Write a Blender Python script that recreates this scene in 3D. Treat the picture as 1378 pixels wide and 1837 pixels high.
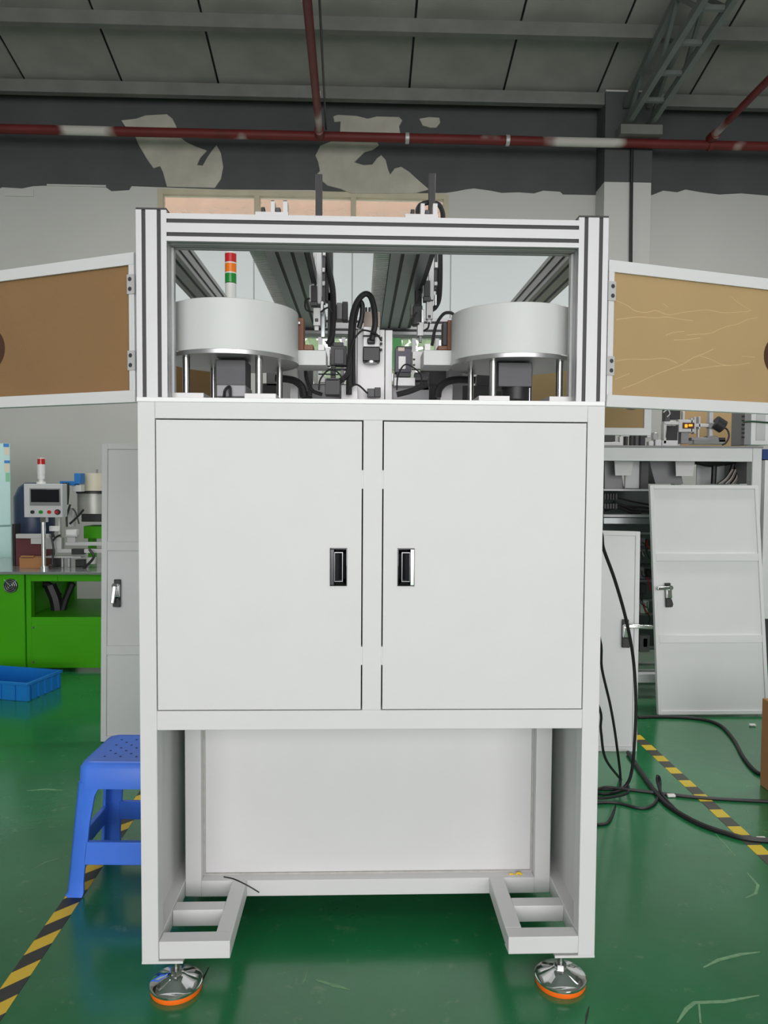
import bpy, bmesh, math, random
from mathutils import Vector, Matrix

# ------------------------------------------------------------------ camera, world, light
for o in list(bpy.data.objects):
    bpy.data.objects.remove(o, do_unlink=True)
SC = bpy.context.scene
COL = SC.collection
IMW, IMH, FPX = 1378.0, 1837.0, 1330.0
YAW, PITCH, ROLL = 0.03240936, 0.04365979, 0.00636737
CAM = Vector((0.0, -2.0, 1.435))
_fw = Vector((math.sin(YAW) * math.cos(PITCH), math.cos(YAW) * math.cos(PITCH), -math.sin(PITCH)))
_r = Vector((math.cos(YAW), -math.sin(YAW), 0))
_u = _r.cross(_fw)
RT = _r * math.cos(ROLL) + _u * math.sin(ROLL)
UP = -_r * math.sin(ROLL) + _u * math.cos(ROLL)
cd = bpy.data.cameras.new('camera')
cd.sensor_fit = 'VERTICAL'
cd.sensor_height = 36.0
cd.sensor_width = 27.0
cd.lens = 36.0 * FPX / IMH
cd.clip_start = 0.05
cam = bpy.data.objects.new('camera', cd)
COL.objects.link(cam)
m = Matrix((RT, UP, -_fw)).transposed().to_4x4()
m.translation = CAM
cam.matrix_world = m
SC.camera = cam

wd = bpy.data.worlds.new('world')
SC.world = wd
wd.use_nodes = True
bg = wd.node_tree.nodes['Background']
bg.inputs[0].default_value = (1.0, 0.98, 0.985, 1)
bg.inputs[1].default_value = 2.3


def area_light(name, loc, target, sx, sy, power, color=(1, 1, 1)):
    ld = bpy.data.lights.new(name, 'AREA')
    ld.shape = 'RECTANGLE'
    ld.size, ld.size_y, ld.energy, ld.color = sx, sy, power, color
    o = bpy.data.objects.new(name, ld)
    COL.objects.link(o)
    o.location = loc
    d = Vector(target) - Vector(loc)
    o.rotation_euler = d.to_track_quat('-Z', 'Y').to_euler()
    return o


# daylight through the big loading door behind the photographer, and the hall's strip lamps
area_light('loading_door_daylight', (0.5, -8.9, 2.7), (0.5, 0, 2.2), 9.0, 4.6, 540, (1.0, 0.975, 0.985))
area_light('strip_lamp_light', (1.7, -2.6, 5.0), (1.5, -2.0, 0), 2.4, 0.25, 24, (1, 0.975, 0.97))
area_light('strip_lamp_light', (-2.4, -3.4, 5.0), (-2.2, -3.0, 0), 2.4, 0.25, 30, (1, 0.975, 0.97))
area_light('strip_lamp_light', (3.4, 2.6, 4.9), (3.4, 2.7, 0), 2.4, 0.25, 120, (1, 0.975, 0.97))
area_light('strip_lamp_light', (-2.2, 3.2, 4.9), (-2.2, 3.3, 0), 2.4, 0.25, 70, (1, 0.99, 0.96))
vs = SC.view_settings
vs.view_transform = 'Standard'
vs.look = 'None'
vs.gamma = 1.0
vs.use_curve_mapping = False
vs.exposure = -0.24


# ------------------------------------------------------------------ helpers
def ray(u, v):
    return _fw + RT * ((u - IMW / 2) / FPX) - UP * ((v - IMH / 2) / FPX)


def at(u, v, Y):
    d = ray(u, v)
    return CAM + d * ((Y - CAM.y) / d.y)


def fl(u, v, z=0.0):
    d = ray(u, v)
    return CAM + d * ((z - CAM.z) / d.z)


MATS = {}


def mat(name, color, rough=0.5, metal=0.0, var=0.04, scale=6.0, bump=0.0, bscale=80.0, spec=None, coat=0.0,
        alpha=None, transmission=0.0, emis=0.0, sss=0.0, stretch=None):
    if name in MATS:
        return MATS[name]
    M = bpy.data.materials.new(name)
    M.use_nodes = True
    nt = M.node_tree
    b = nt.nodes['Principled BSDF']
    tc = nt.nodes.new('ShaderNodeTexCoord')
    mp = nt.nodes.new('ShaderNodeMapping')
    nt.links.new(tc.outputs['Object'], mp.inputs[0])
    if stretch:
        mp.inputs['Scale'].default_value = stretch
    n = nt.nodes.new('ShaderNodeTexNoise')
    n.inputs['Scale'].default_value = scale
    n.inputs['Detail'].default_value = 5
    nt.links.new(mp.outputs[0], n.inputs['Vector'])
    r = nt.nodes.new('ShaderNodeValToRGB')
    r.color_ramp.elements[0].position = 0.3
    r.color_ramp.elements[1].position = 0.7
    lo = [max(0, c * (1 - var)) for c in color]
    hi = [min(1, c * (1 + var)) for c in color]
    r.color_ramp.elements[0].color = (*lo, 1)
    r.color_ramp.elements[1].color = (*hi, 1)
    nt.links.new(n.outputs['Fac'], r.inputs[0])
    nt.links.new(r.outputs[0], b.inputs['Base Color'])
    b.inputs['Roughness'].default_value = rough
    b.inputs['Metallic'].default_value = metal
    if spec is not None:
        b.inputs['Specular IOR Level'].default_value = spec
    b.inputs['Coat Weight'].default_value = coat
    b.inputs['Coat Roughness'].default_value = 0.08
    b.inputs['Transmission Weight'].default_value = transmission
    if sss:
        b.inputs['Subsurface Weight'].default_value = sss
        b.inputs['Subsurface Scale'].default_value = 0.02
    if alpha is not None:
        b.inputs['Alpha'].default_value = alpha
    if emis:
        nt.links.new(r.outputs[0], b.inputs['Emission Color'])
        b.inputs['Emission Strength'].default_value = emis
    if bump:
        n2 = nt.nodes.new('ShaderNodeTexNoise')
        n2.inputs['Scale'].default_value = bscale
        n2.inputs['Detail'].default_value = 3
        nt.links.new(mp.outputs[0], n2.inputs['Vector'])
        bp = nt.nodes.new('ShaderNodeBump')
        bp.inputs['Strength'].default_value = bump
        bp.inputs['Distance'].default_value = 0.01
        nt.links.new(n2.outputs['Fac'], bp.inputs['Height'])
        nt.links.new(bp.outputs[0], b.inputs['Normal'])
    MATS[name] = M
    return M


def srgb(r, g, b):
    f = lambda c: (c / 255 / 12.92) if c / 255 <= 0.04045 else ((c / 255 + 0.055) / 1.055) ** 2.4
    return (f(r), f(g), f(b))


W_PAINT = mat('white_powder_coat', (0.70, 0.695, 0.70), 0.5, var=0.012, spec=0.3, bump=0.03, bscale=350)
G_PAINT = mat('pale_grey_paint', (0.60, 0.61, 0.615), 0.42, var=0.015, bump=0.03, bscale=300)
BGW_PAINT = mat('white_cabinet_paint', (0.70, 0.715, 0.72), 0.42, var=0.015)
ALU = mat('anodised_aluminium', (0.50, 0.50, 0.51), 0.36, 0.9, var=0.02, scale=20)
ALU_MATT = mat('matt_aluminium', (0.50, 0.50, 0.51), 0.45, 0.35, var=0.02)
ALU_DARK = mat('grey_aluminium', (0.42, 0.45, 0.455), 0.35, 0.85, var=0.05)
STEEL = mat('brushed_steel', (0.50, 0.50, 0.50), 0.22, 1.0, var=0.03, scale=30)
CHROME = mat('chrome', (0.85, 0.85, 0.86), 0.06, 1.0, var=0.01)
CHROME_DARK_REFL = mat('dark_reflection_chrome', (0.07, 0.07, 0.075), 0.10, 1.0, var=0.02)  # chrome with the dark surroundings it mirrors put into its colour
BLACK = mat('black_plastic', (0.014, 0.014, 0.016), 0.45, var=0.15)
BLACK_SOFT = mat('black_rubber', (0.010, 0.010, 0.011), 0.5, var=0.2)
DARKGREY = mat('dark_grey_metal', (0.055, 0.055, 0.06), 0.45, 0.2, var=0.1)
MIDGREY = mat('mid_grey_metal', (0.24, 0.24, 0.25), 0.45, 0.2, var=0.05)
MACH = mat('machined_white_metal', (0.54, 0.54, 0.54), 0.4, 0.2, var=0.03)
DRUM = mat('white_drum_plastic', (0.62, 0.635, 0.63), 0.38, var=0.02, scale=3, spec=0.3, sss=0.1)
BRONZE = mat('brown_bracket', srgb(128, 82, 56), 0.5, var=0.12, scale=12)
BEIGE = mat('beige_plastic', srgb(196, 180, 168), 0.5, var=0.03)
ORANGE = mat('orange_rubber', srgb(255, 112, 14), 0.5, var=0.05)
KRAFT_L = mat('brown_kraft_paper', srgb(138, 106, 70), 0.8, var=0.07, scale=3, bump=0.10, bscale=60)
KRAFT_R = mat('tan_kraft_paper', srgb(174, 146, 104), 0.75, var=0.06, scale=2.5, bump=0.12, bscale=18)
BROWN_ACR = mat('dark_brown_acrylic', srgb(74, 44, 30), 0.3, var=0.1)
CARTON = mat('corrugated_carton', srgb(168, 118, 76), 0.8, var=0.08, scale=5, bump=0.1, bscale=30)
GREEN = mat('bright_green_paint', srgb(66, 164, 4), 0.5, spec=0.25, var=0.05, scale=4)
BLUE = mat('blue_plastic', srgb(68, 122, 232), 0.38, var=0.05, scale=7, bump=0.03, bscale=60)
CRATE = mat('blue_crate_plastic', srgb(20, 118, 196), 0.45, var=0.05)
NAVY = mat('navy_plastic', srgb(42, 58, 84), 0.4, var=0.1)
TEAL = mat('pale_teal_enamel', srgb(178, 216, 212), 0.3, var=0.02)
RED = mat('red_plastic', srgb(196, 20, 24), 0.3, var=0.04, coat=0.4)
AMBER = mat('amber_plastic', srgb(240, 126, 8), 0.3, var=0.04, coat=0.4)
GRN_L = mat('green_lens_plastic', srgb(10, 140, 44), 0.3, var=0.04, coat=0.4)
WHITE_PL = mat('white_plastic', (0.78, 0.78, 0.77), 0.4, var=0.02)
CREAM = mat('cream_plastic', srgb(214, 208, 186), 0.45, var=0.03)
MAROON = mat('maroon_board', srgb(92, 40, 44), 0.6, var=0.1)
SCREEN = mat('dark_screen_glass', (0.012, 0.013, 0.016), 0.12, var=0.1)
PURPLE = mat('dark_purple_plastic', srgb(46, 36, 58), 0.4, var=0.1)
YELLOW = mat('yellow_plastic', srgb(236, 196, 30), 0.5, var=0.1)
ROOF = mat('grey_roof_sheet', srgb(152, 151, 146), 0.55, 0.05, var=0.22, scale=1.3, bump=0.12, bscale=2.5)
ROOF_STEEL = mat('dusty_grey_steel', srgb(122, 123, 119), 0.55, 0.2, var=0.12, scale=4)
TRUSS = mat('truss_grey_steel', srgb(112, 118, 115), 0.5, 0.2, var=0.1, scale=4)
DARKPAINT = mat('charcoal_wall_paint', srgb(78, 80, 82), 0.7, var=0.10, scale=2.2)
PLASTER = mat('bare_plaster', srgb(186, 182, 170), 0.85, var=0.14, scale=3.5, bump=0.3, bscale=12)
WALL = mat('painted_wall', srgb(200, 199, 196), 0.75, var=0.05, scale=0.7, bump=0.05, bscale=20)
PANELM = mat('pale_wall_panel', srgb(240, 246, 248), 0.6, var=0.03, scale=0.8)
PEACH = mat('peach_render', srgb(246, 198, 168), 0.8, var=0.08, scale=2)
LEAF = mat('outdoor_leaf', srgb(160, 212, 124), 0.6, var=0.25, scale=3.5)
LAMPGLOW = mat('glowing_amber_lamp', srgb(255, 150, 30), 0.4, emis=1.5)


def pipe_mat():
    M = mat('red_pipe_paint', srgb(104, 30, 28), 0.6, var=0.15, scale=3)
    nt = M.node_tree
    b = nt.nodes['Principled BSDF']
    ramp = [n for n in nt.nodes if n.type == 'VALTORGB'][0]
    tc = [n for n in nt.nodes if n.type == 'TEX_COORD'][0]
    n = nt.nodes.new('ShaderNodeTexNoise')
    n.inputs['Scale'].default_value = 0.75
    n.inputs['Detail'].default_value = 4
    nt.links.new(tc.outputs['Object'], n.inputs['Vector'])
    r = nt.nodes.new('ShaderNodeValToRGB')
    r.color_ramp.elements[0].position = 0.54
    r.color_ramp.elements[1].position = 0.60
    nt.links.new(n.outputs['Fac'], r.inputs[0])
    mx = nt.nodes.new('ShaderNodeMix')
    mx.data_type = 'RGBA'
    mx.inputs['B'].default_value = (*srgb(200, 196, 190), 1)
    nt.links.new(r.outputs[0], mx.inputs['Factor'])
    nt.links.new(ramp.outputs[0], mx.inputs['A'])
    nt.links.new(mx.outputs['Result'], b.inputs['Base Color'])
    return M


def glass_mat():
    M = bpy.data.materials.new('window_glass')
    M.use_nodes = True
    nt = M.node_tree
    b = nt.nodes['Principled BSDF']
    n = nt.nodes.new('ShaderNodeTexNoise')
    n.inputs['Scale'].default_value = 4
    r = nt.nodes.new('ShaderNodeMapRange')
    r.inputs['To Min'].default_value = 0.15
    r.inputs['To Max'].default_value = 0.42
    nt.links.new(n.outputs['Fac'], r.inputs['Value'])
    nt.links.new(r.outputs[0], b.inputs['Alpha'])
    b.inputs['Base Color'].default_value = (0.75, 0.78, 0.74, 1)
    b.inputs['Roughness'].default_value = 0.25
    return M


def floor_mat():
    M = bpy.data.materials.new('green_epoxy_floor')
    M.use_nodes = True
    nt = M.node_tree
    L = nt.links.new
    b = nt.nodes['Principled BSDF']
    tc = nt.nodes.new('ShaderNodeTexCoord')

    def noise(s, d=5, rough=0.55):
        n = nt.nodes.new('ShaderNodeTexNoise')
        n.inputs['Scale'].default_value = s
        n.inputs['Detail'].default_value = d
        n.inputs['Roughness'].default_value = rough
        L(tc.outputs['Object'], n.inputs['Vector'])
        return n

    def ramp(n, p0, c0, p1, c1):
        r = nt.nodes.new('ShaderNodeValToRGB')
        r.color_ramp.elements[0].position, r.color_ramp.elements[1].position = p0, p1
        r.color_ramp.elements[0].color, r.color_ramp.elements[1].color = (*c0, 1), (*c1, 1)
        L(n.outputs['Fac'], r.inputs[0])
        return r
    base = ramp(noise(1.1, 6), 0.3, srgb(22, 100, 54), 0.72, srgb(36, 126, 76))
    scuff = ramp(noise(14, 9, 0.72), 0.60, (0, 0, 0), 0.74, (1, 1, 1))
    mx = nt.nodes.new('ShaderNodeMix')
    mx.data_type = 'RGBA'
    mul = nt.nodes.new('ShaderNodeMath')
    mul.operation = 'MULTIPLY'
    mul.inputs[1].default_value = 0.5
    L(scuff.outputs[0], mul.inputs[0])
    L(mul.outputs[0], mx.inputs['Factor'])
    L(base.outputs[0], mx.inputs['A'])
    mx.inputs['B'].default_value = (*srgb(120, 150, 110), 1)
    L(mx.outputs['Result'], b.inputs['Base Color'])
    rr = nt.nodes.new('ShaderNodeMapRange')
    rr.inputs['To Min'].default_value = 0.12
    rr.inputs['To Max'].default_value = 0.36
    L(noise(3.2, 8, 0.65).outputs['Fac'], rr.inputs['Value'])
    L(rr.outputs[0], b.inputs['Roughness'])
    b.inputs['Specular IOR Level'].default_value = 0.8
    b.inputs['Coat Weight'].default_value = 0.3
    b.inputs['Coat Roughness'].default_value = 0.10
    bp = nt.nodes.new('ShaderNodeBump')
    bp.inputs['Strength'].default_value = 0.10
    bp.inputs['Distance'].default_value = 0.01
    L(noise(16, 6).outputs['Fac'], bp.inputs['Height'])
    L(bp.outputs[0], b.inputs['Normal'])
    return M


def tape_mat(name, skew, period, dark, yel):
    M = bpy.data.materials.new(name)
    M.use_nodes = True
    nt = M.node_tree
    L = nt.links.new
    b = nt.nodes['Principled BSDF']
    tc = nt.nodes.new('ShaderNodeTexCoord')
    sp = nt.nodes.new('ShaderNodeSeparateXYZ')
    L(tc.outputs['Object'], sp.inputs[0])

    def mt(op, a, bv):
        n = nt.nodes.new('ShaderNodeMath')
        n.operation = op
        for i, q in enumerate((a, bv)):
            if isinstance(q, (int, float)):
                n.inputs[i].default_value = q
            else:
                L(q, n.inputs[i])
        return n.outputs[0]
    s = mt('ADD', sp.outputs['Y'], mt('MULTIPLY', sp.outputs['X'], skew))
    f = mt('FRACT', mt('DIVIDE', mt('ADD', s, 50.0), period), 0)
    g = mt('GREATER_THAN', f, 0.52)
    mx = nt.nodes.new('ShaderNodeMix')
    mx.data_type = 'RGBA'
    mx.inputs['A'].default_value = (*dark, 1)
    mx.inputs['B'].default_value = (*yel, 1)
    L(g, mx.inputs['Factor'])
    L(mx.outputs['Result'], b.inputs['Base Color'])
    b.inputs['Roughness'].default_value = 0.45
    return M


class MB:
    def __init__(self):
        self.v, self.f = [], []

    def add(self, vs_, fs):
        o = len(self.v)
        self.v += [Vector(p) for p in vs_]
        self.f += [[i + o for i in q] for q in fs]
        return self

    def box(self, x0, x1, y0, y1, z0, z1):
        return self.add([(x0, y0, z0), (x1, y0, z0), (x1, y1, z0), (x0, y1, z0), (x0, y0, z1), (x1, y0, z1), (x1, y1, z1), (x0, y1, z1)],
                        [(0, 3, 2, 1), (4, 5, 6, 7), (0, 1, 5, 4), (1, 2, 6, 5), (2, 3, 7, 6), (3, 0, 4, 7)])

    def pbox(self, u0, v0, u1, v1, Y, dep, zmin=-9.0):
        a, c = at(u0, v0, Y), at(u1, v1, Y)
        b_, d = at(u0, v1, Y), at(u1, v0, Y)
        x0, x1 = (a.x + b_.x) / 2, (c.x + d.x) / 2
        z1, z0 = (a.z + d.z) / 2, (b_.z + c.z) / 2
        z0 = max(z0, zmin + 0.0004)
        z1 = max(z1, z0 + 0.002)
        return self.box(x0, x1, Y, Y + dep, z0, z1)

    def prism(self, poly, axis, a0, a1):
        n = len(poly)
        def pt(p, a):
            if axis == 'x': return (a, p[0], p[1])
            if axis == 'y': return (p[0], a, p[1])
            return (p[0], p[1], a)
        vs_ = [pt(p, a0) for p in poly] + [pt(p, a1) for p in poly]
        fs = [list(range(n))[::-1], list(range(n, 2 * n))]
        fs += [(i, (i + 1) % n, n + (i + 1) % n, n + i) for i in range(n)]
        return self.add(vs_, fs)

    def cyl(self, p0, p1, r0, r1=None, n=20):
        p0, p1 = Vector(p0), Vector(p1)
        r1 = r0 if r1 is None else r1
        d = (p1 - p0).normalized()
        a = d.orthogonal().normalized()
        b_ = d.cross(a)
        vs_ = []
        for p, r in ((p0, r0), (p1, r1)):
            vs_ += [p + (a * math.cos(t) + b_ * math.sin(t)) * r for t in [2 * math.pi * i / n for i in range(n)]]
        fs = [list(range(n))[::-1], list(range(n, 2 * n))] + [(i, (i + 1) % n, n + (i + 1) % n, n + i) for i in range(n)]
        return self.add(vs_, fs)

    def tube(self, pts, r, n=8, smooth=6):
        P = [Vector(p) for p in pts]
        if smooth and len(P) > 2:
            Q = [P[0] * 2 - P[1]] + P + [P[-1] * 2 - P[-2]]
            out = []
            for i in range(1, len(Q) - 2):
                for k in range(smooth):
                    t = k / smooth
                    a, b_, c, d = Q[i - 1], Q[i], Q[i + 1], Q[i + 2]
                    out.append(0.5 * ((2 * b_) + (c - a) * t + (2 * a - 5 * b_ + 4 * c - d) * t * t + (3 * b_ - a - 3 * c + d) * t ** 3))
            out.append(P[-1])
            P = out
        vs_, fs = [], []
        ref = None
        for i, p in enumerate(P):
            d = (P[min(i + 1, len(P) - 1)] - P[max(i - 1, 0)]).normalized()
            ref = d.orthogonal().normalized() if ref is None else (ref - d * ref.dot(d)).normalized()
            b_ = d.cross(ref)
            vs_ += [p + (ref * math.cos(2 * math.pi * k / n) + b_ * math.sin(2 * math.pi * k / n)) * r for k in range(n)]
        for i in range(len(P) - 1):
            for k in range(n):
                fs.append((i * n + k, i * n + (k + 1) % n, (i + 1) * n + (k + 1) % n, (i + 1) * n + k))
        fs.append(list(range(n))[::-1])
        fs.append([(len(P) - 1) * n + k for k in range(n)])
        return self.add(vs_, fs)

    def lathe(self, prof, cx, cy, n=40):
        vs_, fs = [], []
        k = len(prof)
        for i in range(n):
            t = 2 * math.pi * i / n
            vs_ += [(cx + r * math.cos(t), cy + r * math.sin(t), z) for r, z in prof]
        for i in range(n):
            j = (i + 1) % n
            for q in range(k):
                q2 = (q + 1) % k
                if q2 == 0 and prof[0][0] < 1e-5 and prof[-1][0] < 1e-5:
                    continue
                fs.append((i * k + q, j * k + q, j * k + q2, i * k + q2))
        return self.add(vs_, fs)

    def bar(self, p0, p1, w, h):
        p0, p1 = Vector(p0), Vector(p1)
        d = (p1 - p0).normalized()
        s = d.cross(Vector((0, 0, 1)))
        s = s.normalized() if s.length > 1e-4 else Vector((1, 0, 0))
        t = s.cross(d)
        vs_ = []
        for p in (p0, p1):
            vs_ += [p + s * a * w / 2 + t * b_ * h / 2 for a, b_ in ((-1, -1), (1, -1), (1, 1), (-1, 1))]
        return self.add(vs_, [(0, 3, 2, 1), (4, 5, 6, 7), (0, 1, 5, 4), (1, 2, 6, 5), (2, 3, 7, 6), (3, 0, 4, 7)])

    def build(self, name, material, parent=None, bev=0.0, segs=2, angle=35, flat=False):
        xs = [p.x for p in self.v]; ys = [p.y for p in self.v]; zs = [p.z for p in self.v]
        org = Vector(((min(xs) + max(xs)) / 2, (min(ys) + max(ys)) / 2, min(zs)))
        me = bpy.data.meshes.new(name)
        me.from_pydata([tuple(p - org) for p in self.v], [], self.f)
        bm = bmesh.new()
        bm.from_mesh(me)
        if not flat:
            bmesh.ops.remove_doubles(bm, verts=bm.verts, dist=1e-6)
        bmesh.ops.recalc_face_normals(bm, faces=bm.faces)
        bm.to_mesh(me)
        bm.free()
        me.materials.append(material)
        if not flat:
            me.shade_smooth()
            me.set_sharp_from_angle(angle=math.radians(angle))
        o = bpy.data.objects.new(name, me)
        COL.objects.link(o)
        off = Vector((0, 0, 0))
        q = parent
        while q is not None:
            if q.name in LOCAL:
                break
            off += q.location
            q = q.parent
        if q is not None and parent is not q:
            q2 = parent
            off = Vector((0, 0, 0))
            while q2 is not q:
                off += q2.location
                q2 = q2.parent
        elif q is not None:
            off = Vector((0, 0, 0))
        o.location = org - off
        if parent is not None:
            o.parent = parent
        if bev:
            md = o.modifiers.new('bevel', 'BEVEL')
            md.width, md.segments, md.limit_method, md.angle_limit = bev, segs, 'ANGLE', math.radians(50)
        return o


LOCAL = set()


def tag(o, label=None, cat=None, group=None, kind=None):
    if label: o['label'] = label
    if cat: o['category'] = cat
    if group: o['group'] = group
    if kind: o['kind'] = kind
    return o


def thing(name, label, cat, loc=(0, 0, 0), group=None, local=False, rot=(0, 0, 0)):
    o = bpy.data.objects.new(name, None)
    COL.objects.link(o)
    o.empty_display_size = 0.1
    o.location = loc
    o.rotation_euler = rot
    if local:
        LOCAL.add(o.name)
    return tag(o, label, cat, group)


def structure(o):
    o['kind'] = 'structure'
    return o


def dup(o, parent=None):
    c = o.copy()
    COL.objects.link(c)
    c.parent = parent
    if o.name in LOCAL:
        LOCAL.add(c.name)
    for ch in list(o.children):
        dup(ch, c)
    return c


def cat_x(u, Y, v=860):
    return at(u, v, Y).x


def zat(v, Y, u=689):
    return at(u, v, Y).z


# ------------------------------------------------------------------ the hall
YW = 6.5
XL, XR, YB = -8.0, 8.0, -9.0
floor_ = structure(MB().box(XL, XR, YB, YW + 0.25, -0.12, 0.0).build('floor', floor_mat()))


def ribbon(pts_px, w, m__, name):
    P_ = [fl(u, v) for u, v in pts_px]
    mb = MB()
    L_, R_ = [], []
    for i, p in enumerate(P_):
        d = (P_[min(i + 1, len(P_) - 1)] - P_[max(i - 1, 0)]).normalized()
        n_ = Vector((-d.y, d.x, 0))
        ww = w * (0.35 if i in (0, len(P_) - 1) else 1.0) / 2
        L_.append(p + n_ * ww + Vector((0, 0, 0.0005)))
        R_.append(p - n_ * ww + Vector((0, 0, 0.0005)))
    k = len(P_)
    mb.add(L_ + R_, [(i, i + 1, k + i + 1, k + i) for i in range(k - 1)])
    mb.build(name, m__, floor_)


CHALK = mat('pale_scuff', srgb(112, 158, 116), 0.6, var=0.25, scale=40)
CRACK = mat('dark_floor_joint', (0.006, 0.02, 0.012), 0.6)
for q_, w_ in (([(1262, 1736), (1290, 1722), (1330, 1712), (1364, 1708)], 0.012), ([(1215, 1835), (1232, 1810), (1246, 1799), (1300, 1797), (1362, 1786)], 0.012), ([(1254, 1800), (1257, 1836)], 0.014),
               ([(1284, 1496), (1302, 1516), (1320, 1537)], 0.006), ([(1340, 1565), (1360, 1588), (1356, 1603), (1338, 1611)], 0.010), ([(57, 1561), (82, 1547), (122, 1536)], 0.006), ([(48, 1419), (80, 1416), (112, 1418)], 0.016),
               ([(540, 1770), (548, 1755), (552, 1742)], 0.004), ([(566, 1758), (600, 1768), (628, 1776)], 0.014)):
    ribbon(q_, w_, CHALK, 'scuff_mark')
for q_ in ([(375, 1735), (362, 1760), (348, 1790)], [(1057, 1806), (1053, 1822), (1050, 1840)]):
    ribbon(q_, 0.007, CRACK, 'floor_crack')


def roof_z(Y):
    return 5.65 + 0.252 * (YW - Y)


# windows in the back wall
w1 = (cat_x(283, YW, 400), cat_x(805, YW, 400), zat(432, YW), zat(346, YW))
w2 = (cat_x(532, YW, 650), cat_x(826, YW, 650), zat(702, YW), zat(598, YW))
wl = MB()
xb = sorted({XL, w1[0], w1[1], w2[0], w2[1], XR})
zb = sorted({0.0, w2[2], w2[3], w1[2], w1[3], 5.75})
for i in range(len(xb) - 1):
    for k in range(len(zb) - 1):
        cx, cz = (xb[i] + xb[i + 1]) / 2, (zb[k] + zb[k + 1]) / 2
        if any(w[0] < cx < w[1] and w[2] < cz < w[3] for w in (w1, w2)):
            continue
        wl.box(xb[i], xb[i + 1], YW, YW + 0.24, zb[k], zb[k + 1])
wall = structure(wl.build('wall_back', WALL, flat=True))
structure(MB().box(XL - 0.2, XL, YB, YW + 0.25, 0, 7.6).build('wall_left', WALL))
structure(MB().box(XR, XR + 0.2, YB, YW + 0.25, 0, 7.6).build('wall_right', WALL))
wf = MB()
wf.box(XL, -4.2, YB - 0.2, YB, 0, 7.6).box(5.2, XR, YB - 0.2, YB, 0, 7.6).box(-4.2, 5.2, YB - 0.2, YB, 5.1, 7.6)
structure(wf.build('wall_front', WALL))

# charcoal paint band with a ragged lower edge, bare patches where it came away
random.seed(4)
edge = [(-260, 338), (0, 338), (4, 336), (40, 338), (60, 334), (84, 333), (190, 336), (200, 343), (232, 341), (236, 334), (290, 336), (400, 340),
        (560, 341), (620, 347), (740, 347), (800, 346), (820, 343), (835, 340), (850, 338), (880, 342), (900, 346), (930, 345), (958, 347), (975, 342), (1005, 344), (1010, 349),
        (1068, 350), (1100, 349), (1170, 350), (1190, 342), (1215, 345), (1230, 340), (1258, 345), (1290, 349), (1330, 347), (1378, 351), (1650, 352)]
top = 5.72
pts = [at(u, v, YW) for u, v in edge]
poly = [(p.x, p.z) for p in pts] + [(pts[-1].x, top), (pts[0].x, top)]
band = MB().prism(poly, 'y', YW - 0.006, YW + 0.002).build('charcoal_paint_band', DARKPAINT, wall)
patches = [
    [(218, 217), (245, 214), (262, 208), (300, 206), (310, 214), (317, 228), (322, 246), (335, 256), (352, 264), (372, 271), (360, 284), (354, 297), (364, 298),
     (372, 284), (380, 272), (389, 261), (397, 276), (401, 300), (397, 322), (386, 338), (300, 336), (293, 310), (288, 299), (276, 303), (264, 286), (250, 262), (242, 243), (224, 226)],
    [(598, 210), (606, 207), (640, 209), (660, 214), (676, 210), (716, 211), (722, 217), (716, 228), (718, 240), (610, 240), (611, 219), (600, 220)],
    [(575, 262), (596, 254), (640, 256), (676, 255), (680, 262), (668, 270), (654, 274), (640, 288), (636, 292), (652, 297), (668, 296), (676, 285), (684, 279), (692, 288), (696, 304),
     (700, 314), (708, 303), (720, 300), (734, 309), (748, 322), (770, 341), (742, 348), (630, 348), (612, 340), (588, 334), (566, 316), (574, 308), (571, 292), (566, 280)],
    [(752, 214), (770, 211), (788, 212), (790, 221), (783, 230), (772, 230), (758, 226)],
]
for pl in patches:
    q = [at(u, v, YW) for u, v in pl]
    MB().prism([(p.x, p.z) for p in q], 'y', YW - 0.018, YW).build('bare_plaster_patch', PLASTER, wall, bev=0.004, segs=1)
for u0, v0, u1, v1 in [(84, 331, 190, 334), (8, 340, 60, 352)]:
    MB().pbox(u0, v0, u1, v1, YW - 0.012, 0.02).build('paint_smear', WALL, wall)
# pale lining panels with open joints, seen through the machine
zp0, zp1 = zat(596, YW), zat(436, YW)
xs = [cat_x(u, YW, 500) for u in (280, 456, 632, 808, 984, 1060)]
for a, b_ in zip(xs, xs[1:]):
    MB().box(a + 0.006, b_ - 0.006, YW - 0.02, YW, zp0, zp1).build('wall_panel', PANELM, wall, bev=0.003, segs=1)

# upper strip window
GLASS = glass_mat()
win = thing('window_1', None, None, ((w1[0] + w1[1]) / 2, YW, w1[2]))
win['kind'] = 'structure'
FRM = mat('old_cream_window_frame', srgb(196, 188, 164), 0.6, var=0.08, scale=5)
f = MB()
f.box(w1[0], w1[1], YW - 0.01, YW + 0.1, w1[3] - 0.06, w1[3]).box(w1[0], w1[1], YW - 0.01, YW + 0.1, w1[2], w1[2] + 0.05)
muls = [w1[0] + 0.03, cat_x(461, YW, 370), cat_x(634, YW, 370), w1[1] - 0.03]
for x in muls:
    f.box(x - 0.03, x + 0.03, YW - 0.008, YW + 0.098, w1[2] + 0.05, w1[3] - 0.06)
f.build('window_frame', FRM, win)
for a, b_ in zip(muls, muls[1:]):
    MB().box(a + 0.03, b_ - 0.03, YW + 0.05, YW + 0.056, w1[2] + 0.05, w1[3] - 0.06).build('pane', GLASS, win)
win = thing('window_2', None, None, ((w2[0] + w2[1]) / 2, YW, w2[2]))
win['kind'] = 'structure'
f = MB()
f.box(w2[0], w2[1], YW, YW + 0.1, w2[3] - 0.05, w2[3]).box(w2[0], w2[1], YW, YW + 0.1, w2[2], w2[2] + 0.05)
muls = [w2[0] + (w2[1] - w2[0]) * k / 7 for k in range(8)]
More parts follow.
